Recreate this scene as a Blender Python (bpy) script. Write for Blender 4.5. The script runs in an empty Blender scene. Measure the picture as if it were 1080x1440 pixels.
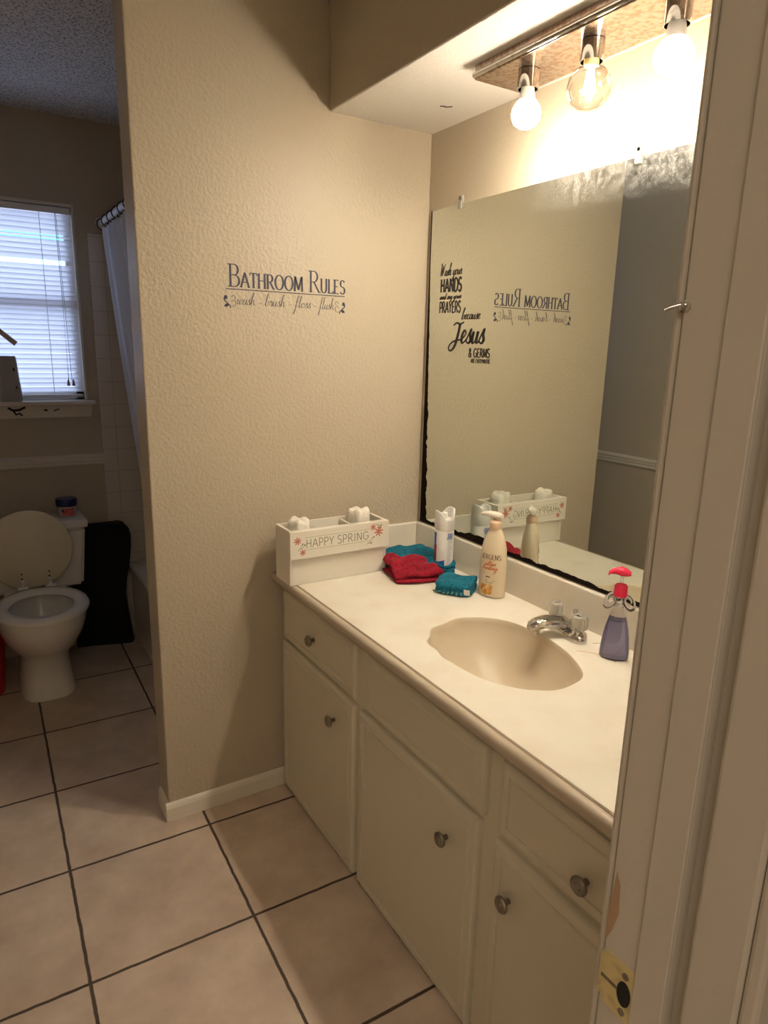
import bpy, bmesh, math, random
from mathutils import Vector, Matrix
random.seed(7)
sc = bpy.context.scene
COL = sc.collection
# ------------------------------------------------------------------ camera
r_ = (0.85143798, -0.52389875, 0.02415508); u_ = (0.1039568, 0.21373534, 0.97134453); f_ = (0.51404898, 0.82452853, -0.23644522)
cd = bpy.data.cameras.new('camera'); cam = bpy.data.objects.new('camera', cd); COL.objects.link(cam)
cam.matrix_world = Matrix(((r_[0], u_[0], -f_[0], -1.3639), (r_[1], u_[1], -f_[1], -1.9521), (r_[2], u_[2], -f_[2], 1.5001), (0, 0, 0, 1)))
cd.sensor_fit = 'HORIZONTAL'; cd.sensor_width = 36; cd.lens = 949.5 / 1080 * 36; cd.clip_start = 0.02
sc.camera = cam
# ------------------------------------------------------------------ light and exposure
sc.view_settings.view_transform = 'Standard'; sc.view_settings.look = 'None'; sc.view_settings.gamma = 1
sc.view_settings.exposure = 0.66
WORLD = 2.75          # daylight outside the window
BULB = 450.0         # radiance of a frosted bulb
BULB_COL = (1.0, 0.88, 0.69)
HALL_W = 13.5
w = bpy.data.worlds.new('sky'); sc.world = w; w.use_nodes = True
nt = w.node_tree; bg = nt.nodes['Background']; bg.inputs[1].default_value = WORLD
tc = nt.nodes.new('ShaderNodeTexCoord'); sx = nt.nodes.new('ShaderNodeSeparateXYZ'); cr = nt.nodes.new('ShaderNodeValToRGB')
nt.links.new(tc.outputs['Generated'], sx.inputs[0]); nt.links.new(sx.outputs[2], cr.inputs[0]); nt.links.new(cr.outputs[0], bg.inputs[0])
for k, (p_, c_) in enumerate(((0.0, (0.52, 0.56, 0.85, 1)), (0.085, (0.52, 0.58, 0.88, 1)), (0.105, (0.12, 0.46, 0.55, 1)), (0.185, (0.14, 0.48, 0.58, 1)), (0.22, (0.60, 0.64, 1.0, 1)))):
    e = cr.color_ramp.elements[k] if k < 2 else cr.color_ramp.elements.new(p_)
    e.position = p_; e.color = c_
hl = bpy.data.lights.new('hall_fill_light', 'AREA'); hl.shape = 'RECTANGLE'; hl.size = 1.3; hl.size_y = 1.2; hl.energy = HALL_W; hl.color = (1, 0.87, 0.70)
hlo = bpy.data.objects.new('hall_fill_light', hl); COL.objects.link(hlo); hlo.location = (-2.0, -2.9, 2.42)   # unseen fill light added in the room behind the camera

# ------------------------------------------------------------------ material helpers
def mat(name, col, rough=0.5, metal=0.0, bump=None, spots=None, **kw):
    """bump=(scale, strength, distance, detail); spots=(colour2, scale, lo, hi)"""
    m = bpy.data.materials.new(name); m.use_nodes = True; t = m.node_tree; n = t.nodes; b = n['Principled BSDF']
    b.inputs['Base Color'].default_value = (*col, 1); b.inputs['Roughness'].default_value = rough; b.inputs['Metallic'].default_value = metal
    for k, v in kw.items():
        b.inputs[k.replace('_', ' ').title() if k not in ('ior',) else 'IOR'].default_value = v
    co = None
    if bump or spots:
        co = n.new('ShaderNodeTexCoord')
    if bump:
        nz = n.new('ShaderNodeTexNoise'); nz.inputs['Scale'].default_value = bump[0]; nz.inputs['Detail'].default_value = bump[3] if len(bump) > 3 else 2
        bp = n.new('ShaderNodeBump'); bp.inputs['Strength'].default_value = bump[1]; bp.inputs['Distance'].default_value = bump[2]
        t.links.new(co.outputs['Object'], nz.inputs[0]); t.links.new(nz.outputs[0], bp.inputs['Height']); t.links.new(bp.outputs[0], b.inputs['Normal'])
    if spots:
        nz = n.new('ShaderNodeTexNoise'); nz.inputs['Scale'].default_value = spots[1]; nz.inputs['Detail'].default_value = 5
        mr = n.new('ShaderNodeMapRange'); mr.inputs[1].default_value = spots[2]; mr.inputs[2].default_value = spots[3]
        mx = n.new('ShaderNodeMix'); mx.data_type = 'RGBA'; mx.inputs[6].default_value = (*col, 1); mx.inputs[7].default_value = (*spots[0], 1)
        t.links.new(co.outputs['Object'], nz.inputs[0]); t.links.new(nz.outputs[0], mr.inputs[0]); t.links.new(mr.outputs[0], mx.inputs[0])
        t.links.new(mx.outputs[2], b.inputs['Base Color'])
    return m

def math_node(t, op, a, b=None):
    n = t.nodes.new('ShaderNodeMath'); n.operation = op
    for i, v in enumerate((a, b)):
        if v is None: continue
        if isinstance(v, (int, float)): n.inputs[i].default_value = v
        else: t.links.new(v, n.inputs[i])
    return n.outputs[0]

WALL = mat('wall_paint', (0.51, 0.435, 0.33), 0.42, bump=(95, 0.6, 0.0045, 3))
SOFF = mat('soffit_plaster', (0.84, 0.80, 0.76), 0.7, bump=(120, 0.6, 0.004, 4))
CEIL = mat('popcorn_ceiling', (0.86, 0.83, 0.79), 0.9, bump=(170, 1.0, 0.012, 3), spots=((0.36, 0.34, 0.32), 130, 0.5, 0.62))
TRIM = mat('white_trim_paint', (0.76, 0.70, 0.60), 0.42, bump=(60, 0.12, 0.002))
JAMB = mat('door_frame_paint', (0.56, 0.50, 0.42), 0.5, bump=(180, 0.25, 0.0015, 4))
CAB = mat('cabinet_paint', (0.66, 0.60, 0.47), 0.38, bump=(150, 0.2, 0.0015, 3))
CABW = mat('cabinet_worn_edge', (0.22, 0.13, 0.07), 0.7)
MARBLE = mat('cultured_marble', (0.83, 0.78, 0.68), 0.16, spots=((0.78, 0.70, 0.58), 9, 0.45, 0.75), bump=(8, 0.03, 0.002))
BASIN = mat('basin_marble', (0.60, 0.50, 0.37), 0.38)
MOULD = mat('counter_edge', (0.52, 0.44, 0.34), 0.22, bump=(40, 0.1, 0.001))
LINE = mat('edge_seam', (0.22, 0.09, 0.05), 0.6)
CHROME = mat('chrome', (0.72, 0.71, 0.70), 0.08, 1.0, spots=((0.45, 0.42, 0.38), 60, 0.55, 0.7))
PLATE = mat('speckled_chrome', (0.52, 0.44, 0.39), 0.2, 1.0, bump=(260, 0.25, 0.001, 3), spots=((0.40, 0.26, 0.18), 90, 0.45, 0.6))
PEWTER = mat('pewter', (0.32, 0.28, 0.23), 0.32, 1.0, bump=(300, 0.7, 0.002, 2))
BRASS = mat('brass', (0.72, 0.60, 0.30), 0.35, 0.35, spots=((0.55, 0.42, 0.2), 80, 0.5, 0.7))
DARK = mat('dark_recess', (0.01, 0.01, 0.009), 0.8)
PORC = mat('porcelain', (0.86, 0.82, 0.75), 0.12)
LIDM = mat('cream_lid', (0.84, 0.75, 0.55), 0.35)
BLACKF = mat('black_fabric', (0.006, 0.006, 0.006), 0.9, bump=(300, 0.4, 0.002))
REDP = mat('red_plastic', (0.45, 0.012, 0.015), 0.3)
VINYL = mat('decal_vinyl', (0.035, 0.03, 0.06), 0.5)
VINYL2 = mat('black_vinyl', (0.012, 0.012, 0.012), 0.45)
WHITEP = mat('white_plastic', (0.82, 0.80, 0.77), 0.28)
WHITEW = mat('white_painted_wood', (0.80, 0.75, 0.66), 0.45, bump=(60, 0.1, 0.001))
GREEN = mat('sage_print', (0.20, 0.22, 0.13), 0.6)
ROSE = mat('rose_print', (0.55, 0.16, 0.10), 0.6)
TEAL = mat('teal_terry', (0.003, 0.20, 0.33), 0.95, bump=(420, 1.0, 0.006, 3), spots=((0.0, 0.10, 0.15), 120, 0.45, 0.65), sheen_weight=0.0)
RED = mat('crimson_terry', (0.40, 0.004, 0.025), 0.95, bump=(420, 1.0, 0.006, 3), spots=((0.22, 0.0, 0.015), 120, 0.45, 0.65), sheen_weight=0.0)
BLUEP = mat('blue_print', (0.02, 0.12, 0.42), 0.3)
GREYP = mat('grey_print', (0.35, 0.38, 0.42), 0.4)
REDPR = mat('red_print', (0.35, 0.03, 0.03), 0.4)
CREAMP = mat('cream_bottle', (0.80, 0.68, 0.50), 0.25, subsurface_weight=0.0)
BEIGEP = mat('beige_pump', (0.66, 0.47, 0.33), 0.3)
BROWNT = mat('brown_print', (0.10, 0.05, 0.03), 0.5)
ORANGET = mat('orange_print', (0.62, 0.16, 0.04), 0.5)
GOLDP = mat('golden_oat_print', (0.80, 0.45, 0.10), 0.5, spots=((0.5, 0.18, 0.02), 90, 0.4, 0.6))
PINK = mat('pink_pump', (0.90, 0.03, 0.10), 0.25)
CURT = mat('curtain_fabric', (0.72, 0.74, 0.80), 0.8)
BLUELID = mat('navy_lid', (0.012, 0.018, 0.09), 0.3)
WIREM = mat('dark_wire', (0.03, 0.025, 0.02), 0.4, 0.6)
WOODL = mat('old_slat', (0.62, 0.50, 0.36), 0.6)
PLUSH = mat('wrapped_tissue', (0.84, 0.80, 0.72), 0.35, bump=(45, 0.8, 0.008, 2))
STAIN = mat('mineral_stain', (0.50, 0.30, 0.18), 0.5)
AVOC = mat('beige_dispenser', (0.36, 0.34, 0.32), 0.4)

def glass(name, col, rough=0.02, transp=0.75, gl=0.25):
    m = bpy.data.materials.new(name); m.use_nodes = True; t = m.node_tree; t.nodes.clear()
    o = t.nodes.new('ShaderNodeOutputMaterial'); a = t.nodes.new('ShaderNodeBsdfTransparent'); g = t.nodes.new('ShaderNodeBsdfGlossy')
    fr = t.nodes.new('ShaderNodeLayerWeight'); fr.inputs[0].default_value = gl; mx = t.nodes.new('ShaderNodeMixShader')
    a.inputs[0].default_value = (*col, 1); g.inputs['Roughness'].default_value = rough
    t.links.new(fr.outputs['Facing'], mx.inputs[0]); t.links.new(a.outputs[0], mx.inputs[1]); t.links.new(g.outputs[0], mx.inputs[2]); t.links.new(mx.outputs[0], o.inputs[0])
    return m
BULBG = glass('bulb_glass', (0.95, 0.93, 0.9), 0.02, gl=0.35)
PANE = glass('window_glass', (0.92, 0.97, 0.97), 0.0, gl=0.1)
ACRYL = mat('clear_acrylic', (0.90, 0.88, 0.84), 0.10, transmission_weight=0.72, ior=1.42)
CLEARP = mat('clear_plastic', (0.93, 0.92, 0.97), 0.05, transmission_weight=0.95, ior=1.25)
SOAP = mat('lavender_soap', (0.40, 0.40, 0.66), 0.06, transmission_weight=0.75, ior=1.3)
JARP = mat('jar_plastic', (0.55, 0.50, 0.45), 0.2)

def emis(name, col, s):
    m = bpy.data.materials.new(name); m.use_nodes = True; b = m.node_tree.nodes['Principled BSDF']
    b.inputs['Base Color'].default_value = (*col, 1); b.inputs['Emission Color'].default_value = (*col, 1); b.inputs['Emission Strength'].default_value = s
    return m
FROST = emis('frosted_bulb_glow', BULB_COL, BULB)
def dome(m):   # LED dome: the far end of the bulb glows most
    t = m.node_tree; g = t.nodes.new('ShaderNodeNewGeometry'); sp_n = t.nodes.new('ShaderNodeSeparateXYZ'); t.links.new(g.outputs['Normal'], sp_n.inputs[0])
    v = math_node(t, 'MAXIMUM', math_node(t, 'MULTIPLY', sp_n.outputs[2], -1.0), 0.0)
    t.links.new(math_node(t, 'MULTIPLY', math_node(t, 'ADD', 0.05, v), BULB), t.nodes['Principled BSDF'].inputs['Emission Strength'])
dome(FROST)
FILA = emis('filament_glow', (1.0, 0.74, 0.46), BULB * 0.42)

def translucent(name, col, tr):
    m = bpy.data.materials.new(name); m.use_nodes = True; t = m.node_tree; t.nodes.clear()
    o = t.nodes.new('ShaderNodeOutputMaterial'); a = t.nodes.new('ShaderNodeBsdfDiffuse'); g = t.nodes.new('ShaderNodeBsdfTranslucent'); mx = t.nodes.new('ShaderNodeMixShader')
    a.inputs[0].default_value = (*col, 1); g.inputs[0].default_value = (*col, 1); mx.inputs[0].default_value = tr
    t.links.new(a.outputs[0], mx.inputs[1]); t.links.new(g.outputs[0], mx.inputs[2]); t.links.new(mx.outputs[0], o.inputs[0])
    return m
SLAT = translucent('blind_slat', (0.86, 0.85, 0.86), 0.42)
CURTT = translucent('sheer_curtain', (0.84, 0.86, 0.92), 0.35)

# floor tile
def floor_mat():
    m = bpy.data.materials.new('ceramic_floor_tile'); m.use_nodes = True; t = m.node_tree; b = t.nodes['Principled BSDF']; N = t.nodes
    co = N.new('ShaderNodeTexCoord'); mp = N.new('ShaderNodeMapping'); mp.vector_type = 'TEXTURE'
    mp.inputs['Location'].default_value = (-1.2253, 0.7413, 0); mp.inputs['Rotation'].default_value = (0, 0, -0.0185); mp.inputs['Scale'].default_value = (0.41, 0.41, 0.41)
    t.links.new(co.outputs['Object'], mp.inputs[0])
    nz = N.new('ShaderNodeTexNoise'); nz.inputs['Scale'].default_value = 8; nz.inputs['Detail'].default_value = 4; t.links.new(mp.outputs[0], nz.inputs[0])
    sep = N.new('ShaderNodeSeparateXYZ'); t.links.new(mp.outputs[0], sep.inputs[0])
    wob = math_node(t, 'MULTIPLY', math_node(t, 'SUBTRACT', nz.outputs[0], 0.5), 0.014)
    ds = []
    for k in (0, 1):
        v = math_node(t, 'ADD', sep.outputs[k], wob)
        fr = math_node(t, 'FRACT', math_node(t, 'ADD', v, 100.5))
        ds.append(math_node(t, 'ABSOLUTE', math_node(t, 'SUBTRACT', fr, 0.5)))
    d = math_node(t, 'MINIMUM', ds[0], ds[1])
    mr = N.new('ShaderNodeMapRange'); mr.inputs[1].default_value = 0.0075; mr.inputs[2].default_value = 0.012; t.links.new(d, mr.inputs[0])
    fl = [math_node(t, 'FLOOR', sep.outputs[k]) for k in (0, 1)]
    cx = N.new('ShaderNodeCombineXYZ'); t.links.new(fl[0], cx.inputs[0]); t.links.new(fl[1], cx.inputs[1])
    wn = N.new('ShaderNodeTexWhiteNoise'); t.links.new(cx.outputs[0], wn.inputs[0])
    n2 = N.new('ShaderNodeTexNoise'); n2.inputs['Scale'].default_value = 2.6; n2.inputs['Detail'].default_value = 7; n2.inputs['Roughness'].default_value = 0.6; t.links.new(mp.outputs[0], n2.inputs[0])
    cr = N.new('ShaderNodeValToRGB'); cr.color_ramp.elements[0].position = 0.3; cr.color_ramp.elements[0].color = (0.50, 0.385, 0.30, 1)
    cr.color_ramp.elements[1].position = 0.72; cr.color_ramp.elements[1].color = (0.72, 0.585, 0.47, 1)
    s = math_node(t, 'ADD', n2.outputs[0], math_node(t, 'MULTIPLY', math_node(t, 'SUBTRACT', wn.outputs[0], 0.5), 0.12)); t.links.new(s, cr.inputs[0])
    mx = N.new('ShaderNodeMix'); mx.data_type = 'RGBA'; mx.inputs[6].default_value = (0.075, 0.052, 0.038, 1)
    t.links.new(mr.outputs[0], mx.inputs[0]); t.links.new(cr.outputs[0], mx.inputs[7]); t.links.new(mx.outputs[2], b.inputs['Base Color'])
    bp = N.new('ShaderNodeBump'); bp.inputs['Strength'].default_value = 0.7; bp.inputs['Distance'].default_value = 0.003
    t.links.new(math_node(t, 'ADD', mr.outputs[0], math_node(t, 'MULTIPLY', n2.outputs[0], 0.5)), bp.inputs['Height']); t.links.new(bp.outputs[0], b.inputs['Normal'])
    rr = N.new('ShaderNodeMapRange'); rr.inputs[3].default_value = 0.8; rr.inputs[4].default_value = 0.42; t.links.new(mr.outputs[0], rr.inputs[0]); t.links.new(rr.outputs[0], b.inputs['Roughness'])
    return m
FLOOR = floor_mat()

def tile_mat():   # white 4 inch wall tile
    m = bpy.data.materials.new('white_wall_tile'); m.use_nodes = True; t = m.node_tree; b = t.nodes['Principled BSDF']; N = t.nodes
    co = N.new('ShaderNodeTexCoord'); sep = N.new('ShaderNodeSeparateXYZ'); t.links.new(co.outputs['Object'], sep.inputs[0])
    d = None
    for k in (0, 1, 2):
        v = math_node(t, 'MULTIPLY', math_node(t, 'ADD', sep.outputs[k], 10.03), 1 / 0.108)
        e = math_node(t, 'ABSOLUTE', math_node(t, 'SUBTRACT', math_node(t, 'FRACT', v), 0.5))
        if k == 1: continue
        d = e if d is None else math_node(t, 'MAXIMUM', d, e)
    mr = N.new('ShaderNodeMapRange'); mr.inputs[1].default_value = 0.475; mr.inputs[2].default_value = 0.49; t.links.new(d, mr.inputs[0])
    mx = N.new('ShaderNodeMix'); mx.data_type = 'RGBA'; mx.inputs[6].default_value = (0.68, 0.62, 0.55, 1); mx.inputs[7].default_value = (0.52, 0.46, 0.40, 1)
    t.links.new(mr.outputs[0], mx.inputs[0]); t.links.new(mx.outputs[2], b.inputs['Base Color']); b.inputs['Roughness'].default_value = 0.2
    return m
TILE = tile_mat()

def mirror_mat():
    m = bpy.data.materials.new('aged_mirror'); m.use_nodes = True; t = m.node_tree; N = t.nodes; b = N['Principled BSDF']
    b.inputs['Base Color'].default_value = (0.80, 0.84, 0.79, 1); b.inputs['Metallic'].default_value = 1; b.inputs['Roughness'].default_value = 0.0
    co = N.new('ShaderNodeTexCoord'); sep = N.new('ShaderNodeSeparateXYZ'); t.links.new(co.outputs['Object'], sep.inputs[0])
    nz = N.new('ShaderNodeTexNoise'); nz.inputs['Scale'].default_value = 38; nz.inputs['Detail'].default_value = 5; t.links.new(co.outputs['Object'], nz.inputs[0])
    n1 = N.new('ShaderNodeTexNoise'); n1.inputs['Scale'].default_value = 9; n1.inputs['Detail'].default_value = 2; t.links.new(co.outputs['Object'], n1.inputs[0])
    # distance of the desilvered edge from the bottom and from the left
    zb = math_node(t, 'SUBTRACT', sep.outputs[2], 0.898)
    lb = math_node(t, 'ADD', 0.002, math_node(t, 'MULTIPLY', nz.outputs[0], 0.016))
    lb = math_node(t, 'ADD', lb, math_node(t, 'MULTIPLY', n1.outputs[0], 0.006))
    # a deeper patch near the corner by the spray can
    yy = math_node(t, 'ADD', sep.outputs[1], 0.36)
    g = math_node(t, 'MAXIMUM', math_node(t, 'SUBTRACT', 0.012, math_node(t, 'MULTIPLY', math_node(t, 'MULTIPLY', yy, yy), 0.9)), 0.0)
    lb = math_node(t, 'ADD', lb, g)
    inb = math_node(t, 'LESS_THAN', zb, lb)
    yl = math_node(t, 'MULTIPLY', math_node(t, 'ADD', sep.outputs[1], 0.022), -1)
    hz = math_node(t, 'MAXIMUM', math_node(t, 'SUBTRACT', 1.0, math_node(t, 'MULTIPLY', math_node(t, 'SUBTRACT', sep.outputs[2], 0.9), 1.15)), 0.0)
    ll = math_node(t, 'ADD', 0.004, math_node(t, 'MULTIPLY', math_node(t, 'MULTIPLY', hz, math_node(t, 'ADD', nz.outputs[0], 0.25)), 0.040))
    inl = math_node(t, 'LESS_THAN', yl, ll)
    dk = math_node(t, 'MAXIMUM', inb, inl)
    dark = N.new('ShaderNodeBsdfDiffuse'); dark.inputs[0].default_value = (0.018, 0.013, 0.01, 1)
    # dust film near the top and faint haze elsewhere
    n3 = N.new('ShaderNodeTexNoise'); n3.inputs['Scale'].default_value = 60; n3.inputs['Detail'].default_value = 6; n3.inputs['Roughness'].default_value = 0.7; t.links.new(co.outputs['Object'], n3.inputs[0])
    zt = N.new('ShaderNodeMapRange'); zt.inputs[1].default_value = 1.84; zt.inputs[2].default_value = 1.935; zt.inputs[4].default_value = 0.40; t.links.new(sep.outputs[2], zt.inputs[0])
    nm = N.new('ShaderNodeMapRange'); nm.inputs[1].default_value = 0.38; nm.inputs[2].default_value = 0.68; t.links.new(n3.outputs[0], nm.inputs[0])
    yt = N.new('ShaderNodeMapRange'); yt.inputs[1].default_value = -0.4; yt.inputs[2].default_value = -0.75; t.links.new(sep.outputs[1], yt.inputs[0])
    du = math_node(t, 'ADD', 0.015, math_node(t, 'MULTIPLY', math_node(t, 'MULTIPLY', zt.outputs[0], nm.outputs[0]), yt.outputs[0]))
    dust = N.new('ShaderNodeBsdfDiffuse'); dust.inputs[0].default_value = (0.62, 0.62, 0.6, 1)
    m1 = N.new('ShaderNodeMixShader'); t.links.new(du, m1.inputs[0]); t.links.new(b.outputs[0], m1.inputs[1]); t.links.new(dust.outputs[0], m1.inputs[2])
    m2 = N.new('ShaderNodeMixShader'); t.links.new(dk, m2.inputs[0]); t.links.new(m1.outputs[0], m2.inputs[1]); t.links.new(dark.outputs[0], m2.inputs[2])
    t.links.new(m2.outputs[0], N['Material Output'].inputs[0])
    return m
MIRROR = mirror_mat()

# ------------------------------------------------------------------ mesh helpers
def obj(name, bm, m, parent=None, smooth=False, loc=None):
    bmesh.ops.recalc_face_normals(bm, faces=bm.faces)
    me = bpy.data.meshes.new(name); bm.to_mesh(me); bm.free()
    me.materials.append(m)
    if smooth:
        for p in me.polygons: p.use_smooth = True
        try: me.set_sharp_from_angle(angle=math.radians(smooth if smooth is not True else 50))
        except Exception: pass
    o = bpy.data.objects.new(name, me); COL.objects.link(o)
    if parent: o.parent = parent
    if loc: o.location = loc
    return o
def struct(name, bm, m, parent=None, smooth=False):
    o = obj(name, bm, m, parent, smooth)
    o['kind'] = 'structure'
    return o
def tag(o, label, cat, group=None):
    o['label'] = label; o['category'] = cat
    if group: o['group'] = group
    return o
def thing(name, label, cat, loc=(0, 0, 0), rotz=0, group=None):
    o = bpy.data.objects.new(name, None); COL.objects.link(o); o.location = loc; o.rotation_euler = (0, 0, rotz); o.empty_display_size = 0.05
    return tag(o, label, cat, group)
def box(bm, x0, x1, y0, y1, z0, z1, bev=0, seg=2, M=None):
    r = bmesh.ops.create_cube(bm, size=1)
    vs = r['verts']
    for v in vs:
        v.co = Vector(((x0 + x1) / 2 + v.co.x * (x1 - x0), (y0 + y1) / 2 + v.co.y * (y1 - y0), (z0 + z1) / 2 + v.co.z * (z1 - z0)))
    if bev:
        es = list({e for v in vs for e in v.link_edges})
        rr = bmesh.ops.bevel(bm, geom=es, offset=bev, segments=seg, affect='EDGES', profile=0.5)
        vs = list({v for f in rr['faces'] for v in f.verts} | {v for v in vs if v.is_valid})
    if M is not None:
        bmesh.ops.transform(bm, matrix=M, verts=[v for v in vs if v.is_valid])
    return vs
def newbox(*a, **k):
    bm = bmesh.new(); box(bm, *a, **k); return bm
def lathe(bm, prof, seg=32, c=(0, 0, 0), axis='Z', M=None, cap=True, sx=1, sy=1):
    rings = []
    for r, z in prof:
        ring = []
        for k in range(seg):
            a = 2 * math.pi * k / seg
            p = Vector((r * math.cos(a) * sx, r * math.sin(a) * sy, z))
            if axis == 'X': p = Vector((p.z, p.x, p.y))
            if axis == 'Y': p = Vector((p.x, p.z, p.y))
            if M is not None: p = M @ p
            ring.append(bm.verts.new(p + Vector(c)))
        rings.append(ring)
    for a, b in zip(rings, rings[1:]):
        for k in range(seg):
            bm.faces.new((a[k], a[(k + 1) % seg], b[(k + 1) % seg], b[k]))
    if cap:
        for ring in (rings[0], rings[-1]):
            try: bm.faces.new(ring)
            except Exception: pass
    return rings
def newlathe(*a, **k):
    bm = bmesh.new(); lathe(bm, *a, **k); return bm
def smooth_path(pts, n=6, closed=False):
    P = [Vector(p) for p in pts]; out = []
    N = len(P); rng = range(N) if closed else range(N - 1)
    for i in rng:
        p0 = P[(i - 1) % N] if closed or i > 0 else P[0]; p1 = P[i]; p2 = P[(i + 1) % N]; p3 = P[(i + 2) % N] if closed or i + 2 < N else P[-1]
        for k in range(n):
            t = k / n
            out.append(0.5 * ((2 * p1) + (p2 - p0) * t + (2 * p0 - 5 * p1 + 4 * p2 - p3) * t * t + (3 * p1 - p0 - 3 * p2 + p3) * t ** 3))
    if not closed: out.append(P[-1])
    return out
def tube(bm, pts, r, seg=10, cap=True):
    P = [Vector(p) for p in pts]; rings = []
    up = Vector((0, 0, 1))
    for i, p in enumerate(P):
        d = (P[min(i + 1, len(P) - 1)] - P[max(i - 1, 0)]).normalized()
        a = d.cross(up)
        if a.length < 1e-3: a = d.cross(Vector((1, 0, 0)))
        a.normalize(); b = a.cross(d).normalized()
        rr = r[i] if isinstance(r, (list, tuple)) else r
        rings.append([bm.verts.new(p + (a * math.cos(2 * math.pi * k / seg) + b * math.sin(2 * math.pi * k / seg)) * rr) for k in range(seg)])
    for a, b in zip(rings, rings[1:]):
        for k in range(seg):
            bm.faces.new((a[k], a[(k + 1) % seg], b[(k + 1) % seg], b[k]))
    if cap: bm.faces.new(rings[0]); bm.faces.new(rings[-1])
def torus(bm, c, R, r, n=20, seg=8, M=Matrix.Identity(3)):
    rings = []
    for i in range(n):
        a = 2 * math.pi * i / n
        rings.append([bm.verts.new(Vector(c) + M @ Vector(((R + r * math.cos(b)) * math.cos(a), (R + r * math.cos(b)) * math.sin(a), r * math.sin(b)))) for b in [2 * math.pi * k / seg for k in range(seg)]])
    for i in range(n):
        A, B = rings[i], rings[(i + 1) % n]
        for k in range(seg): bm.faces.new((A[k], A[(k + 1) % seg], B[(k + 1) % seg], B[k]))
def loft(bm, sections, cap=True):
    """sections: lists of equally many 3D points"""
    R = [[bm.verts.new(p) for p in s] for s in sections]; n = len(R[0])
    for a, b in zip(R, R[1:]):
        for k in range(n): bm.faces.new((a[k], a[(k + 1) % n], b[(k + 1) % n], b[k]))
    if cap: bm.faces.new(R[0]); bm.faces.new(R[-1])
    return R
def subsurf(o, n=2):
    m = o.modifiers.new('s', 'SUBSURF'); m.levels = n; m.render_levels = n
def solid(o, t):
    m = o.modifiers.new('t', 'SOLIDIFY'); m.thickness = t; m.offset = 0

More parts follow.
